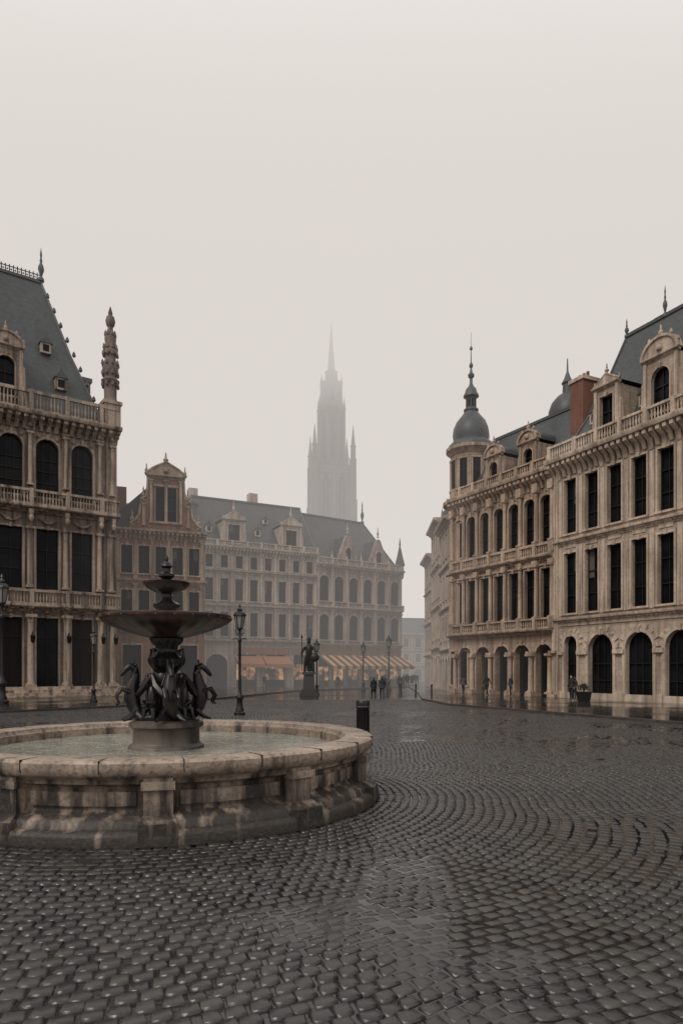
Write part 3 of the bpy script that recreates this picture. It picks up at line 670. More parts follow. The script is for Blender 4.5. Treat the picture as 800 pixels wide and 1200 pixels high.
# ================================================================== GROUND, SETTS, PAVEMENTS
def flat_obj(name, V, F, mat):
    me = bpy.data.meshes.new(name); me.from_pydata(V, [], F); me.materials.append(mat)
    o = bpy.data.objects.new(name, me); scene.collection.objects.link(o); TOP.append(o); return o
FX, FY = -2.25, 8.8
t = NT('wet_sett_ground')
mp = t.n.new('ShaderNodeMapping'); mp.inputs['Location'].default_value = (-FX, -FY, 0); t.link(t.tc.outputs['Object'], mp.inputs['Vector'])
sp = t.n.new('ShaderNodeSeparateXYZ'); t.link(mp.outputs[0], sp.inputs[0])
ln = t.n.new('ShaderNodeVectorMath'); ln.operation = 'LENGTH'; t.link(mp.outputs[0], ln.inputs[0])
ang = t.math('ARCTAN2', sp.outputs['Y'], sp.outputs['X'])
cb = t.n.new('ShaderNodeCombineXYZ'); t.link(t.math('MULTIPLY', ang, 40.), cb.inputs['X']); t.link(ln.outputs['Value'], cb.inputs['Y'])
bc, bf = t.brick(cb.outputs[0], .13, .108, .010, (.75, .75, .75, 1), (1.1, 1.1, 1.1, 1), (.5, .5, .5, 1))
n1 = t.noise(.35, 5); n2 = t.noise(30, 3)
c = t.mix(t.ramp(n1, .35, .7), (.036, .032, .030), (.022, .021, .021))
c = t.mix(.8, c, bc, 'MULTIPLY'); t.link(c, t.bsdf.inputs['Base Color'])
t.link(t.ramp(t.noise(.22, 4), .38, .66, (.08, .08, .08, 1), (.28, .28, .28, 1)), t.bsdf.inputs['Roughness'])
t.bump(t.math('SUBTRACT', t.math('MULTIPLY', n2, .4), bf), .2, .012)
flat_obj('plaza_ground', [(-450, -60, -.012), (450, -60, -.012), (450, 700, -.012), (-450, 700, -.012)], [(0, 1, 2, 3)], t.m)

# real setts
nr = np.random.default_rng(3)
Cc = []
r = 2.77; k = 0
while r < 36:
    rh = .104
    n = int(round(2 * math.pi * r / .120)); th = (np.arange(n) + (k % 2) * .5 + nr.normal(0, .06, n)) * 2 * math.pi / n
    X = FX + r * np.cos(th); Y = FY + r * np.sin(th)
    m = (Y > 1.2) & (Y < 36) & (np.abs(X) < .6 * Y + 2.2)
    th = th[m]; q = len(th)
    if q: Cc.append(np.stack([np.full(q, r), th, np.full(q, rh), np.full(q, 2 * math.pi / n)], 1))
    r += rh; k += 1
A = np.concatenate(Cc); N = len(A)
g = .008
def warp(R, T):
    amp = np.clip((R - 3.2) / 3.5, 0, 1)
    lob = np.abs(np.sin(T * 3.5 + .6))
    R2 = R + amp * (.5 * lob + .10 * np.sin(T * 9 + R * .7))
    x = FX + R2 * np.cos(T); y = FY + R2 * np.sin(T)
    x = x + .05 * np.sin(y * 1.1 + .4 * x) * amp; y = y + .05 * np.sin(x * 1.3) * amp
    return x, y
corn = [(-1, -1), (1, -1), (1, 1), (-1, 1)]
V = np.zeros((N, 13, 3)); hz = nr.normal(0, .0022, N); tx = nr.normal(0, .022, N); ty = nr.normal(0, .022, N)
js = nr.uniform(.86, 1.0, (N, 2))
for j, (a, b) in enumerate(corn):
    jr = nr.normal(0, .0045, N); jt = nr.normal(0, .005, N)
    for ring, (ins, z) in enumerate(((0, -.025), (.003, .001), (.014, .0072))):
        Rr = A[:, 0] + b * ((A[:, 2] / 2 - g / 2) * js[:, 0] - ins) + jr
        dt = (A[:, 0] * A[:, 3] / 2 - g / 2) * js[:, 1] - ins
        Tt = A[:, 1] + (a * dt + jt) / A[:, 0]
        x, y = warp(Rr, Tt)
        V[:, ring * 4 + j, 0] = x; V[:, ring * 4 + j, 1] = y
        V[:, ring * 4 + j, 2] = z + (0 if ring == 0 else 1) * (hz + a * dt * tx + b * .05 * ty)
V[:, 12, :] = V[:, 8:12, :].mean(axis=1); V[:, 12, 2] += nr.uniform(-.0004, .0006, N)
idx = []
for rg in range(2):
    for j in range(4):
        idx.append((rg * 4 + j, rg * 4 + (j + 1) % 4, (rg + 1) * 4 + (j + 1) % 4, (rg + 1) * 4 + j))
idx = np.array(idx); tri = np.array([(8 + j, 8 + (j + 1) % 4, 12) for j in range(4)])
off = (np.arange(N) * 13)[:, None, None]
FQ = (idx[None] + off).reshape(-1, 4); FT = (tri[None] + off).reshape(-1, 3)
me = bpy.data.meshes.new('setts'); me.vertices.add(N * 13); me.vertices.foreach_set('co', V.reshape(-1))
loops = np.concatenate([FQ.reshape(-1), FT.reshape(-1)]).astype(np.int32)
me.loops.add(len(loops)); me.loops.foreach_set('vertex_index', loops)
starts = np.concatenate([np.arange(len(FQ)) * 4, len(FQ) * 4 + np.arange(len(FT)) * 3]).astype(np.int32)
me.polygons.add(len(starts)); me.polygons.foreach_set('loop_start', starts)
me.polygons.foreach_set('use_smooth', np.ones(len(starts), dtype=bool))
me.update(calc_edges=True)
at = me.attributes.new('tone', 'FLOAT', 'POINT'); at.data.foreach_set('value', np.repeat(nr.random(N), 13).astype(np.float32))
t = NT('wet_granite_setts')
an = t.n.new('ShaderNodeAttribute'); an.attribute_name = 'tone'
tone = an.outputs['Fac']
c = t.mix(tone, (.014, .0135, .0145), (.046, .040, .036))
c = t.mix(t.math('MULTIPLY', t.ramp(t.noise(.5, 4), .4, .7), .5), c, (.017, .0165, .017))
c = t.mix(t.math('MULTIPLY', t.ramp(t.noise(45, 4), .5, .75), .4), c, (.075, .064, .056))
t.link(c, t.bsdf.inputs['Base Color'])
rg = t.math('ADD', t.math('MULTIPLY', t.ramp(t.noise(.33, 5), .38, .62), .16), t.math('ADD', t.math('MULTIPLY', tone, .14), .19))
t.link(rg, t.bsdf.inputs['Roughness']); t.bump(t.noise(26, 5), .55, .008); t.bsdf.inputs['Specular IOR Level'].default_value = .6
me.materials.append(t.m); o = bpy.data.objects.new('cobblestone_paving', me); scene.collection.objects.link(o); TOP.append(o)

# rain water held in the joints (height field that stays below the stone tops, a little deeper further off)
PV = []; PF = []; cell = .16; ix = {}
def lvl(x, y):
    m_ = mnoise.noise(Vector((x * .42, y * .42, 3.3))) + .45 * mnoise.noise(Vector((x * 1.1, y * 1.1, 9.1))) + .2 * mnoise.noise(Vector((x * 3, y * 3, 1.)))
    u = max(0., min(1., (m_ + .12) / .4)); u = u * u * (3 - 2 * u)
    far = max(0., min(1., (y - 8) / 10))
    return -.016 + (.0178 + .0032 * far) * u, m_ > -.16
for j in range(int(26 / cell)):
    for i in range(-110, 111):
        x, y = i * cell, 1.6 + j * cell
        if abs(x) > .58 * y + 1.2 or math.hypot(x - FX, y - FY) < 2.6: continue
        z, w_ = lvl(x, y)
        if w_: ix[(i, j)] = len(PV); PV.append((x, y, z))
for (i, j), q in ix.items():
    if (i + 1, j) in ix and (i, j + 1) in ix and (i + 1, j + 1) in ix: PF.append((q, ix[(i + 1, j)], ix[(i + 1, j + 1)], ix[(i, j + 1)]))
t = NT('rain_water'); t.bsdf.inputs['Roughness'].default_value = .06
n_ = t.noise(14, 2); t.link(t.ramp(n_, .3, .8, (.009, .009, .0085, 1), (.018, .016, .015, 1)), t.bsdf.inputs['Base Color']); t.bump(n_, .1, .01)
po = flat_obj('rain_puddles', PV, PF, t.m); po.data.polygons.foreach_set('use_smooth', [True] * len(PF))

t = NT('wet_pavement_slabs'); bc, bf = t.brick(t.mapping((1, 1, 1), (0, 0, .46)), .7, .45, .012, (.75, .75, .75, 1), (1.1, 1.1, 1.1, 1), (.5, .5, .5, 1))
c = t.mix(t.ramp(t.noise(.5, 5), .35, .7), (.04, .035, .032), (.022, .02, .019)); t.link(t.mix(.8, c, bc, 'MULTIPLY'), t.bsdf.inputs['Base Color'])
t.link(t.ramp(t.noise(.4, 4), .38, .62, (.05, .05, .05, 1), (.24, .24, .24, 1)), t.bsdf.inputs['Roughness']); t.bump(t.math('SUBTRACT', t.math('MULTIPLY', t.noise(12, 3), .4), bf), .15, .008)
pav = t.m; kerbm = stone('wet_kerb_stone', (.075, .068, .063), (.035, .031, .029), mort=0, rough=.3)
def pavement(name, poly, nk):
    n = len(poly); h = .085; mb = MB()
    mb.add('slabs', [(x, y, -.05) for x, y in poly] + [(x, y, h) for x, y in poly], [tuple(range(n, 2 * n))] + [(i, (i + 1) % n, (i + 1) % n + n, i + n) for i in range(n)])
    for i in range(nk):
        a, b = Vector(poly[i]), Vector(poly[i + 1]); L_ = (b - a).length; q = max(1, int(L_ / .8))
        for j in range(q):
            mb.M = Matrix.Translation((*(a + (b - a) * (j / q)), 0)) @ Matrix.Rotation(math.atan2(b.y - a.y, b.x - a.x), 4, 'Z')
            mb.box('kerb', .006, L_ / q - .006, -.05, .17, -.05, h + .004)
    mb.M = None
    mb.build(name, {'slabs': pav, 'kerb': kerbm})
pavement('pavement', [(6.4, 66), (5.2, 46), (4.3, 36), (4.8, 30.5), (9.85, 19.7), (13.5, 11), (26, 11), (20, 26), (13, 40), (9.3, 48), (10.5, 68)], 5)
pavement('pavement', [(-30, 16), (-14, 23), (-9.4, 29), (-6.6, 37), (-3.5, 50), (2, 57), (7, 63.5), (6.5, 71), (-3, 66), (-13, 61), (-14, 49), (-26, 44)], 6)

# ================================================================== FOUNTAIN
t = NT('basin_weathered_stone')
n1 = t.noise(1.6, 6); n2 = t.noise(22, 5); stv = t.noise(1, 6, t.mapping((6, 6, .6)))
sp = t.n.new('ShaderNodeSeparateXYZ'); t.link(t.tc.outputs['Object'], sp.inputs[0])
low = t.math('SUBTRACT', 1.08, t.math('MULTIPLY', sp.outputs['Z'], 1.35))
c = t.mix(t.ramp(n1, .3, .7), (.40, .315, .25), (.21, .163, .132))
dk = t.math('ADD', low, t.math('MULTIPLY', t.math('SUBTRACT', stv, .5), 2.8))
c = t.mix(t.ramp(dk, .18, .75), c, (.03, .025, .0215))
c = t.mix(t.math('MULTIPLY', t.ramp(n2, .46, .68), .6), c, (.065, .052, .042))
t.link(c, t.bsdf.inputs['Base Color']); t.link(t.ramp(n1, .3, .7, (.38, .38, .38, 1), (.65, .65, .65, 1)), t.bsdf.inputs['Roughness'])
t.bsdf.inputs['Specular IOR Level'].default_value = .35
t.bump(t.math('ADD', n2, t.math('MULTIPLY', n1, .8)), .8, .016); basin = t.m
t = NT('fountain_water'); w1 = t.noise(7, 3); w2 = t.noise(26, 2)
sp_ = t.ramp(t.noise(34, 2), .60, .68)
t.link(t.mix(sp_, t.mix(t.ramp(t.noise(2.2, 3), .35, .65), (.17, .17, .14), (.30, .30, .25)), (.66, .65, .6)), t.bsdf.inputs['Base Color'])
t.bsdf.inputs['Roughness'].default_value = .12; t.bump(t.math('ADD', w1, t.math('MULTIPLY', w2, .6)), 1., .05); water = t.m
bronze = NT('patinated_iron'); n = bronze.noise(6, 5); n2 = bronze.noise(1, 5, bronze.mapping((9, 9, 1.5)))
bronze.link(bronze.mix(bronze.ramp(n2, .45, .7), (.012, .012, .013), (.034, .022, .018)), bronze.bsdf.inputs['Base Color'])
bronze.link(bronze.ramp(n, .3, .7, (.22, .22, .22, 1), (.45, .45, .45, 1)), bronze.bsdf.inputs['Roughness']); bronze.bsdf.inputs['Metallic'].default_value = .35; bronze.bump(n, .4, .01)
t = NT('rust_stained_bowl'); n = t.noise(5, 6); t.link(t.mix(t.ramp(n, .4, .66), (.018, .014, .014), (.08, .033, .026)), t.bsdf.inputs['Base Color'])
t.bsdf.inputs['Roughness'].default_value = .32; t.bsdf.inputs['Metallic'].default_value = .2; t.bump(n, .4, .01); rust = t.m
darkst = stone('wet_dark_plinth', (.13, .105, .09), (.025, .022, .02), mort=0, grime=.85, rough=.4)
mb = MB()
out = [(2.2, 0), (2.72, 0), (2.72, .09), (2.70, .13), (2.64, .15), (2.62, .21), (2.56, .25), (2.5, .27), (2.46, .30), (2.46, .50), (2.48, .52), (2.54, .545), (2.55, .58), (2.6, .61), (2.64, .64), (2.65, .70), (2.65, .745), (2.62, .77), (2.33, .775), (2.29, .76), (2.28, .72), (2.25, .70), (2.25, .3), (2.2, .25)]
mb.lathe('basin_wall', 0, 0, 0, out, 160)
for i in range(11):
    a = math.radians(-77.3 + i * 360 / 11)
    mb.M = Matrix.Rotation(a, 4, 'Z')
    mb.box('basin_wall', 2.3, 2.585, -.13, .13, .15, .6); mb.box('basin_wall', 2.3, 2.715, -.17, .17, .02, .2); mb.box('basin_wall', 2.3, 2.63, -.15, .15, .5, .57)
    mb.frus('basin_wall', (2.3, 2.7, -.17, .17, .2), (2.3, 2.6, -.14, .14, .26))
    for q in range(9):
        mb.M = Matrix.Rotation(a + math.pi / 11 + math.radians((q - 4) * 2.6), 4, 'Z')
        mb.box('basin_wall', 2.4, 2.485, -.0575, .0575, .335, .465)
    for q in range(2):
        mb.M = Matrix.Rotation(a + math.radians(q * 360 / 22 + 5), 4, 'Z')
        mb.box('joints', 2.34, 2.651, -.003, .003, .66, .7735)
mb.M = None
mb.lathe('water', 0, 0, .60, [(0.3, 0), (2.27, 0), (2.27, -.02), (.3, -.02)], 64)
mb.lathe('plinth', 0, 0, .28, [(.47, 0), (.47, .34), (.45, .36), (.42, .38), (.41, .4), (.41, .56), (.43, .58), (.46, .6), (.46, .65), (.38, .68)], 40, .02, 20)
mb.lathe('column', 0, 0, 0, [(.32, .94), (.33, 1.0), (.22, 1.05), (.15, 1.12), (.13, 1.3), (.15, 1.5), (.12, 1.56), (.17, 1.62), (.21, 1.68), (.22, 1.74), (.16, 1.78), (.12, 1.84), (.13, 1.9), (.18, 1.95), (.2, 2.0), (.12, 2.06)], 24, .12, 12)
mb.lathe('bowl', 0, 0, 0, [(.12, 1.99), (.3, 2.03), (.5, 2.09), (.66, 2.15), (.76, 2.205), (.79, 2.235)], 96, .035, 24)
mb.lathe('bowl', 0, 0, 0, [(.76, 2.22), (.815, 2.24), (.83, 2.265), (.825, 2.295), (.8, 2.3), (.75, 2.27), (.5, 2.2), (.15, 2.16)], 72)
for i in range(24):
    a = i * math.pi / 12 + .1; mb.lathe('bowl', .822 * math.cos(a), .822 * math.sin(a), 2.235, [(.005, 0), (.02, .02), (.005, .04)], 6)
mb.lathe('water', 0, 0, 2.255, [(.1, 0), (.745, 0), (.745, -.005)], 32)
mb.lathe('column', 0, 0, 0, [(.2, 2.16), (.17, 2.24), (.1, 2.28), (.09, 2.34), (.15, 2.4), (.16, 2.44), (.08, 2.49), (.06, 2.56), (.07, 2.6)], 20, .1, 10)
mb.lathe('bowl', 0, 0, 0, [(.06, 2.57), (.15, 2.6), (.24, 2.65), (.285, 2.7), (.29, 2.725), (.26, 2.725), (.1, 2.68)], 40, .03, 16)
mb.lathe('column', 0, 0, 0, [(.09, 2.66), (.05, 2.72), (.05, 2.76), (.1, 2.8), (.1, 2.83), (.05, 2.86), (.045, 2.9), (.075, 2.93), (.06, 2.97), (.02, 3.0), (.03, 3.03), (.002, 3.08)], 14)
for i in range(4):   # rearing sea horses with coiled tails, and cherubs between them
    mb.M = Matrix.Rotation(math.radians(i * 90 + 20), 4, 'Z') @ Matrix.Translation((0, 0, .94)) @ Matrix.Diagonal((1, 1, .95, 1)) @ Matrix.Translation((0, 0, -.94))
    K = 'sea_horses'
    mb.tube(K, [(.13, .2, 1.12), (.2, .22, 1.0), (.3, .15, .98), (.36, .05, 1.04), (.4, 0, 1.14), (.43, 0, 1.26), (.43, 0, 1.38), (.40, 0, 1.5), (.385, 0, 1.58), (.395, 0, 1.66), (.44, 0, 1.69), (.50, 0, 1.64), (.55, 0, 1.575), (.57, 0, 1.55)], [.025, .04, .055, .075, .09, .1, .09, .066, .056, .052, .05, .038, .028, .018], 10)
    mb.tube(K, [(.13, .2, 1.12), (.18, .27, 1.2), (.26, .26, 1.22), (.26, .2, 1.16)], [.028, .03, .024, .012], 8)
    for sy in (-1, 1):
        mb.tube(K, [(.45, sy * .06, 1.34), (.56, sy * .08, 1.38), (.62, sy * .08, 1.28), (.585, sy * .08, 1.2), (.62, sy * .08, 1.17)], [.04, .03, .02, .016, .022], 8)
        mb.tube(K, [(.41, sy * .025, 1.71), (.4, sy * .035, 1.78)], [.015, .003], 6)
        mb.tube(K, [(.38, sy * .07, 1.08), (.46, sy * .13, 1.0), (.54, sy * .18, .97)], [.04, .03, .014], 6)
        mb.tube(K, [(.36, sy * .07, 1.3), (.28, sy * .16, 1.42), (.2, sy * .2, 1.58)], [.04, .05, .012], 6)
    for q in range(8): mb.tube(K, [(.37 + .003 * q, 0, 1.32 + q * .048), (.31 + .008 * q, (q % 2 - .5) * .03, 1.38 + q * .048)], [.024, .004], 5)
    mb.M = Matrix.Rotation(math.radians(i * 90 + 65), 4, 'Z') @ Matrix.Translation((-.02, 0, .12)); K = 'cherubs'
    mb.tube(K, [(.27, 0, .9), (.28, 0, 1.04), (.29, 0, 1.15), (.28, 0, 1.25), (.27, 0, 1.29), (.28, 0, 1.34), (.28, 0, 1.4), (.28, 0, 1.44)], [.05, .062, .066, .058, .028, .046, .044, .012], 10)
    for sy in (-1, 1):
        mb.tube(K, [(.28, sy * .04, 1.0), (.36, sy * .07, .98), (.37, sy * .08, .87)], [.042, .034, .022], 8)
        mb.tube(K, [(.27, sy * .06, 1.23), (.26, sy * .13, 1.28), (.22, sy * .14, 1.42)], [.026, .022, .016], 8)
    mb.M = Matrix.Rotation(math.radians(i * 90 + 65), 4, 'Z')
    mb.tube('column', [(.12, 0, 1.62), (.2, 0, 1.66), (.27, 0, 1.76), (.25, 0, 1.86), (.19, 0, 1.84)], [.035, .035, .028, .022, .014], 8)
mb.M = None
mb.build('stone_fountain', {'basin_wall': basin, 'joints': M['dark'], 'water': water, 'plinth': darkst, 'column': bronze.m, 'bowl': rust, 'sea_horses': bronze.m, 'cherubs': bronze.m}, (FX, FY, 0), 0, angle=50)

# ================================================================== STREET FURNITURE
lglass = simple('frosted_lantern_glass', (.22, .21, .19), .2, 0, 4, .2)
def street_lamp(x, y, h, z=0.):
    mb = MB(); k = 'post'; s = h / 3.9
    mb.M = Matrix.Scale(s, 4)
    mb.lathe(k, 0, 0, 0, [(.2, 0), (.2, .1), (.15, .14), (.15, .2), (.11, .28), (.1, .55), (.13, .6), (.13, .66), (.07, .75), (.055, .95), (.05, 1.6), (.045, 2.6), (.07, 2.64), (.07, 2.7), (.04, 2.75), (.038, 3.0), (.06, 3.04), (.1, 3.08), (.09, 3.12)], 12)
    mb.tube(k, [(-.26, 0, 2.72), (.26, 0, 2.72)], .018, 6)
    mb.lathe('lantern_glass', 0, 0, 3.12, [(.115, 0), (.19, .42)], 6)
    mb.lathe(k, 0, 0, 3.54, [(.235, 0), (.235, .03), (.15, .14), (.09, .17), (.1, .22), (.05, .27), (.03, .32), (.05, .35), (.004, .45)], 6)
    for i in range(6):
        a = i * math.pi / 3; mb.tube(k, [(.118 * math.cos(a), .118 * math.sin(a), 3.12), (.195 * math.cos(a), .195 * math.sin(a), 3.55)], .016, 5)
    for i in range(2):
        sx = -1 if i else 1; mb.tube(k, [(.05 * sx, 0, 2.85), (.14 * sx, 0, 2.92), (.17 * sx, 0, 3.02), (.1 * sx, 0, 3.1)], .014, 5)
    mb.M = None
    mb.build('street_lamp', {'post': M['iron'], 'lantern_glass': lglass}, (x, y, z))
street_lamp(-3.57, 24, 3.85); street_lamp(-11.6, 32, 3.4, .085); street_lamp(-14.9, 30, 5.6, .085); street_lamp(-1.55, 43, 3.5); street_lamp(3.6, 52, 4.2); street_lamp(1.6, 50, 3.6)
mb = MB(); mb.lathe('body', 0, 0, 0, [(.16, 0), (.16, .05), (.135, .07), (.135, .74), (.15, .76), (.15, .9), (.13, .93), (.02, .95)], 16)
for i in range(12):
    a = i * math.pi / 6; mb.tube('body', [(.137 * math.cos(a), .137 * math.sin(a), .1), (.137 * math.cos(a), .137 * math.sin(a), .72)], .009, 5)
mb.lathe('band', 0, 0, .78, [(.152, 0), (.152, .03)], 16)
mb.build('litter_bin', {'body': M['iron'], 'band': simple('grey_band', (.08, .08, .08), .4)}, (.47, 15, 0))
mb = MB(); K = 'figure'
mb.box('pedestal', -.55, .55, -.55, .55, 0, .2); mb.box('pedestal', -.45, .45, -.45, .45, .2, .4); mb.frus('pedestal', (-.34, .34, -.34, .34, .4), (-.3, .3, -.3, .3, 1.3)); mb.box('pedestal', -.4, .4, -.4, .4, 1.3, 1.45)
mb.M = Matrix.Translation((0, 0, -.2))
mb.tube(K, [(-.26, -.05, 1.65), (-.24, 0, 2.05), (-.13, .02, 2.5), (0, .02, 2.62), (0, 0, 2.85), (0, 0, 3.15), (0, 0, 3.3), (0, -.01, 3.38), (0, -.02, 3.5), (0, -.01, 3.66), (0, 0, 3.74)], [.08, .1, .15, .21, .19, .24, .17, .08, .12, .12, .04], 12)
mb.tube(K, [(.28, -.1, 1.65), (.25, -.12, 2.1), (.12, -.02, 2.55)], [.08, .1, .15], 10)
mb.tube(K, [(-.26, -.15, 1.68), (-.26, .05, 1.68)], .07, 8); mb.tube(K, [(.28, -.22, 1.68), (.28, 0, 1.68)], .07, 8)
mb.tube(K, [(.22, 0, 3.2), (.4, -.05, 2.95), (.36, -.25, 2.75)], [.1, .075, .05], 8); mb.tube(K, [(-.22, 0, 3.2), (-.42, 0, 2.9), (-.42, -.18, 2.6)], [.1, .075, .05], 8)
mb.tube(K, [(-.42, -.2, 1.7), (-.42, -.2, 3.75)], .025, 6); mb.lathe(K, -.42, -.2, 3.7, [(.02, 0), (.07, .06), (.002, .3)], 6)
mb.tube(K, [(0, .2, 3.25), (.02, .3, 2.7), (.03, .34, 2.1), (.04, .3, 1.7)], [.16, .2, .2, .16], 10)
mb.lathe(K, 0, 0, 3.68, [(.14, 0), (.17, .02), (.1, .1), (.02, .16)], 10)
mb.M = Matrix.Translation((.36, -.32, 2.35)) @ Matrix.Rotation(math.pi / 2, 4, 'X'); mb.lathe(K, 0, 0, 0, [(.28, 0), (.26, .04), (.05, .09)], 14); mb.M = None
mb.build('bronze_statue', {'pedestal': simple('dark_granite', (.028, .026, .024), .45), 'figure': simple('dark_bronze', (.013, .014, .013), .45, .4)}, (-2.0, 42, 0), angle=60)
def planter(x, y, z=.085):
    mb = MB(); mb.frus('pot', (-.22, .22, -.22, .22, 0), (-.28, .28, -.28, .28, .42)); mb.box('pot', -.3, .3, -.3, .3, .42, .47)
    for i in range(320):
        a = rng.uniform(0, 6.28); e = rng.uniform(-.2, 1.4); rr = .26 * rng.uniform(.6, 1.1)
        p = Vector((rr * math.cos(e) * math.cos(a), rr * math.cos(e) * math.sin(a), .58 + rr * math.sin(e)))
        d = Vector((rng.uniform(-1, 1), rng.uniform(-1, 1), rng.uniform(-1, 1))).normalized() * .04; u = d.cross(Vector((.3, .2, 1))).normalized() * .022
        mb.add('leaves', [tuple(p - d), tuple(p + u), tuple(p + d), tuple(p - u)], [(0, 1, 2, 3)])
    mb.tube('stem', [(0, 0, .45), (.02, 0, .7)], .03, 6)
    mb.build('potted_shrub', {'pot': M['iron'], 'leaves': simple('shrub_leaves', (.03, .045, .022), .6), 'stem': M['door']}, (x, y, z))
planter(11.55, 32.6)
def cafe_set(x, y, rz):
    mb = MB(); mb.lathe('table', 0, 0, 0, [(.16, 0), (.15, .02), (.02, .04), (.02, .52), (.26, .53), (.26, .55)], 14)
    for sx in (-1, 1):
        cx = sx * .42
        mb.box('chair_' + 'ab'[sx > 0], cx - .15, cx + .15, -.15, .15, .31, .335)
        for a in (-1, 1):
            for b in (-1, 1): mb.tube('chair_' + 'ab'[sx > 0], [(cx + a * .13, b * .13, 0), (cx + a * .13, b * .13, .32 if a != sx else .62)], .012, 5)
        mb.box('chair_' + 'ab'[sx > 0], cx + sx * .12, cx + sx * .14, -.14, .14, .45, .62)
    mb.build('cafe_table_set', {'table': M['iron'], 'chair_a': M['door'], 'chair_b': M['door']}, (x, y, .085), rz)
for i in range(6):
    u = .08 + i * .16; cafe_set(-2.3 + 8.34 * u + 1.0, 63 + 6 * u - 1.9, .6 + i)
for i in range(5):
    mb = MB(); mb.lathe('post', 0, 0, 0, [(.08, 0), (.08, .05), (.055, .1), (.045, .6), (.07, .63), (.07, .68), (.03, .74), (.002, .76)], 10)
    mb.build('street_bollard', {'post': M['iron']}, (2.3 + i * .75, 47 - i * 1.7, 0))

# ================================================================== PEOPLE
skinm = simple('skin', (.42, .26, .19), .6); hairm = simple('brown_hair', (.03, .02, .015), .6); shoem = simple('black_shoes', (.015, .014, .014), .5)
coats = [simple('black_coat', (.012, .012, .014), .8), simple('navy_coat', (.02, .023, .035), .8), simple('grey_coat', (.06, .056, .052), .85), simple('brown_coat', (.055, .032, .022), .85)]
trous = [simple('dark_trousers', (.014, .014, .018), .8), simple('blue_jeans', (.026, .036, .056), .8)]
def person(x, y, rz, step=.2, h=1.7, ci=0, ti=0, z=0., stand=False, longcoat=False):
    V = []; E = []; R = []
    def node(p, r, par=None):
        V.append(p); R.append(r if isinstance(r, tuple) else (r, r))
        if par is not None: E.append((par, len(V) - 1))
        return len(V) - 1
    pel = node((0, 0, .95), (.15, .11)); sp1 = node((0, .005, 1.1), (.135, .095), pel); ch = node((0, .01, 1.3), (.165, .115), sp1)
    nb_ = node((0, .01, 1.43), (.1, .08), ch); nk = node((0, -.005, 1.5), .05, nb_); hd = node((0, -.02, 1.58), (.07, .085), nk); h2 = node((0, -.015, 1.66), (.07, .085), hd); node((0, -.01, 1.71), .035, h2)
    node((0, -.115, 1.60), .012, hd)
    for sx in (-1, 1):
        f = step * sx
        hp = node((sx * .09, 0, .88), .095, pel); kn = node((sx * .1, -f * .55 - .03, .5), .062, hp); ak = node((sx * .1, -f if f > 0 else -f * 1.2, .1 if f >= 0 else .14), .042, kn); node((sx * .11, (-f if f > 0 else -f * 1.2) - .16, .045 if f >= 0 else .05), .035, ak)
        sh = node((sx * .175, .01, 1.38), .068, ch); el = node((sx * .235, f * .5 + .03, 1.12), .046, sh); wr = node((sx * .235, f * .9 - .06, .9), .03, el); pm = node((sx * .235, f * .95 - .08, .84), (.022, .034), wr)
        for q in range(4): k1 = node((sx * .24, f * .95 - .11 + q * .02, .79), .008, pm); node((sx * .225, f * .95 - .115 + q * .02, .75 - (.01 if q in (1, 2) else 0)), .007, k1)
        node((sx * .225, f * .95 - .13, .82), .009, pm)
    me = bpy.data.meshes.new('b'); me.from_pydata(V, E, []); ob = bpy.data.objects.new('b', me); scene.collection.objects.link(ob)
    m = ob.modifiers.new('s', 'SKIN'); m.use_smooth_shade = True
    for i, sv in enumerate(me.skin_vertices[0].data): sv.radius = R[i]; sv.use_root = (i == 0)
    ob.modifiers.new('d', 'SUBSURF').levels = 1
    bpy.context.view_layer.update(); dg = bpy.context.evaluated_depsgraph_get()
    nm = bpy.data.meshes.new_from_object(ob.evaluated_get(dg)); bpy.data.objects.remove(ob)
    for mt in (coats[ci % 4], trous[ti % 2], skinm, hairm, shoem): nm.materials.append(mt)
    hem = .62 if longcoat else .86
    for p in nm.polygons:
        c = p.center
        if c.z > 1.49: mi = 3 if (c.z > 1.655 or c.y > .0) else 2
        elif c.z < .09: mi = 4
        elif abs(c.x) > .19 and c.z < .9: mi = 2
        elif c.z > .86: mi = 0
        else: mi = 1
        p.material_index = mi; p.use_smooth = True
    body = bpy.data.objects.new('body', nm); scene.collection.objects.link(body)
    e = bpy.data.objects.new('pedestrian', None); scene.collection.objects.link(e); body.parent = e
    mb2 = MB(); mb2.lathe('coat_skirt', 0, 0, 0, [(.145, 1.12), (.155, 1.0), (.18, .86), (.2, hem), (.19, hem)], 20, .06, 6)
    for k, (V2, F2) in mb2.d.items():
        V2 = [(a, b * .75, c) for a, b, c in V2]; m3 = bpy.data.meshes.new(k); m3.from_pydata(V2, [], F2); m3.materials.append(coats[ci % 4]); m3.polygons.foreach_set('use_smooth', [True] * len(F2))
        o3 = bpy.data.objects.new(k, m3); scene.collection.objects.link(o3); o3.parent = e
    s = h / 1.73 / S; e.scale = (s, s, s); e.location = (x, y, z); e.rotation_euler = (0, 0, rz); TOP.append(e)
person(1.72, 36.6, 3.3, .18, 1.68, 0, 0, longcoat=True); person(2.15, 36.3, 3.1, .2, 1.76, 1, 1)
person(-.3, 53, .4, .2, 1.7, 2, 1); person(5.3, 55, 3.2, .22, 1.72, 0, 0, .085); person(5.9, 57.5, .1, .2, 1.65, 3, 1, .085, longcoat=True)
person(4.7, 52, 2.9, .2, 1.75, 2, 0); person(6.6, 62, .2, .2, 1.7, 1, 1, .085); person(11.2, 33.3, -1.0, .05, 1.74, 0, 0, .085); person(11.55, 33.9, 2.2, .04, 1.66, 3, 1, .085)
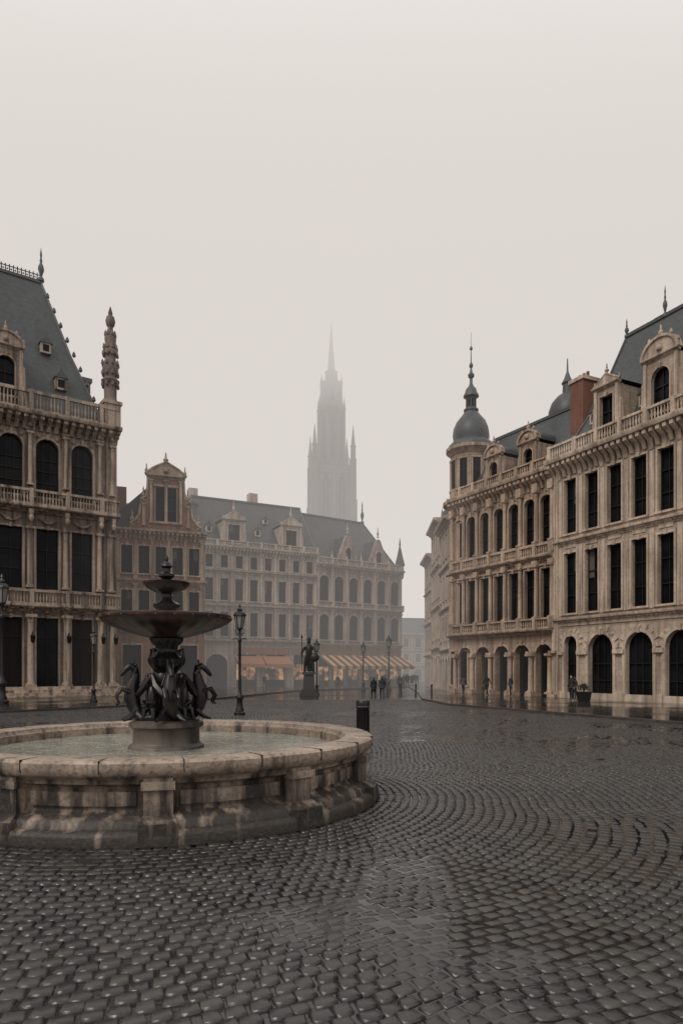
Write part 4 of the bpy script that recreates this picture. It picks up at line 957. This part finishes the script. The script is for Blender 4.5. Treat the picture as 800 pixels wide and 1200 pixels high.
person(3.6, 60, .3, .2, 1.7, 0, 1); person(-9.9, 40, 1.2, .2, 1.7, 1, 0, .085); person(7.3, 41, 2.6, .18, 1.7, 2, 1, .085)
person(2.4, 56, 1.0, .15, 1.7, 0, 0); person(2.8, 56.3, 2.0, .1, 1.65, 3, 0); person(3.3, 63, .8, .2, 1.75, 0, 0, .085); person(4.3, 65.3, .2, .1, 1.7, 1, 0, .085); person(5.9, 70, 3.1, .2, 1.7, 0, 1)
person(6.9, 74, .2, .2, 1.7, 0, 0); person(7.3, 66, .2, .2, 1.7, 0, 1); person(9.6, 38.8, -1.3, .08, 1.7, 1, 0, .085); person(8.6, 40.4, 2.3, .2, 1.72, 0, 0, .085); person(-6.3, 56, .3, .2, 1.7, 0, 0)
person(3.1, 49, 3.0, .2, 1.7, 0, 0); person(4.1, 48.2, 2.8, .2, 1.68, 1, 0); person(5.0, 60, .4, .2, 1.7, 3, 0)

# ================================================================== FOG (absorbing volume, its own glow stands in for scattered light; banks thicken with distance and height)
def fog_mat(name, sig, col=(.72, .672, .638)):
    m = bpy.data.materials.new(name); m.use_nodes = True; n = m.node_tree.nodes; n.clear(); l = m.node_tree.links
    o = n.new('ShaderNodeOutputMaterial'); a = n.new('ShaderNodeVolumeAbsorption'); e = n.new('ShaderNodeEmission'); ad = n.new('ShaderNodeAddShader')
    sig = sig / S
    a.inputs['Color'].default_value = (0, 0, 0, 1); a.inputs['Density'].default_value = sig
    e.inputs['Color'].default_value = (*col, 1); e.inputs['Strength'].default_value = sig
    l.new(a.outputs[0], ad.inputs[0]); l.new(e.outputs[0], ad.inputs[1]); l.new(ad.outputs[0], o.inputs['Volume']); return m
fe = bpy.data.objects.new('fog', None); scene.collection.objects.link(fe); TOP.append(fe)
def fogbox(nm, y0, y1, z0, z1, sig):
    b = MB(); g_ = .02
    b.frus('x', (-260, 260, y0 + g_, y1 - g_, z0 + g_), (-260, 260, y0 + g_, y1 - g_, z1 - g_)); V_, F_ = b.d['x']
    me = bpy.data.meshes.new(nm); me.from_pydata(V_, [], F_); me.materials.append(fog_mat(nm, sig)); o = bpy.data.objects.new(nm, me); scene.collection.objects.link(o); o.parent = fe
fogbox('square_mist', 40, 100, -2, 50, .0062)
fogbox('far_mist', 100, 300, -2, 46, .0048)
fogbox('far_mist_b', 100, 300, 46, 58, .008)
fogbox('far_mist_c', 100, 300, 58, 120, .032)

# ================================================================== WORLD + SUN
sun_dir = Vector((-.45, -.55, .72)).normalized()
w = bpy.data.worlds.new('World'); scene.world = w; w.use_nodes = True; n = w.node_tree.nodes; l = w.node_tree.links
bg = n['Background']; bg.inputs['Strength'].default_value = .1
sky = n.new('ShaderNodeTexSky'); sky.sky_type = 'NISHITA'; sky.sun_disc = False; sky.sun_elevation = math.asin(sun_dir.z); sky.sun_rotation = math.atan2(sun_dir.x, sun_dir.y)
sky.air_density = 1.; sky.dust_density = 5.
hs = n.new('ShaderNodeHueSaturation'); hs.inputs['Saturation'].default_value = .15; l.new(sky.outputs[0], hs.inputs['Color'])
tc = n.new('ShaderNodeTexCoord'); sp = n.new('ShaderNodeSeparateXYZ'); l.new(tc.outputs['Generated'], sp.inputs[0])
nz = n.new('ShaderNodeTexNoise'); nz.inputs['Scale'].default_value = 1.6; nz.inputs['Detail'].default_value = 3; l.new(tc.outputs['Generated'], nz.inputs['Vector'])
ma = n.new('ShaderNodeMath'); ma.operation = 'MULTIPLY_ADD'; l.new(nz.outputs['Fac'], ma.inputs[0]); ma.inputs[1].default_value = .3; l.new(sp.outputs['Z'], ma.inputs[2])
rp = n.new('ShaderNodeValToRGB'); e = rp.color_ramp.elements; e[0].position = 0.25; e[0].color = (.75, .70, .665, 1); e[1].position = .82; e[1].color = (.96, .925, .89, 1)
l.new(ma.outputs[0], rp.inputs[0])
sc = n.new('ShaderNodeVectorMath'); sc.operation = 'SCALE'; sc.inputs['Scale'].default_value = 10.; l.new(rp.outputs[0], sc.inputs[0])
mx = n.new('ShaderNodeMix'); mx.data_type = 'RGBA'; mx.inputs[0].default_value = .98; l.new(hs.outputs[0], mx.inputs[6]); l.new(sc.outputs[0], mx.inputs[7]); l.new(mx.outputs[2], bg.inputs['Color'])
sd = bpy.data.lights.new('sun', 'SUN'); sd.energy = 1.4; sd.angle = math.radians(25); sd.color = (1, .94, .85)
so = bpy.data.objects.new('sun', sd); scene.collection.objects.link(so); so.rotation_euler = (-sun_dir).to_track_quat('-Z', 'Y').to_euler(); so.location = (0, 0, 60)

# ================================================================== SCALE TO METRES + CAMERA
for o in TOP:
    o.location = o.location * S; o.scale = o.scale * S
cd = bpy.data.cameras.new('camera'); cd.sensor_width = 36; cd.lens = 24; cd.shift_y = .154; cd.clip_end = 2000; cd.clip_start = .05
co = bpy.data.objects.new('camera', cd); scene.collection.objects.link(co); co.location = (0, 0, 1.6 * S); co.rotation_euler = (math.pi / 2, 0, 0)
scene.camera = co
print('setts', N)
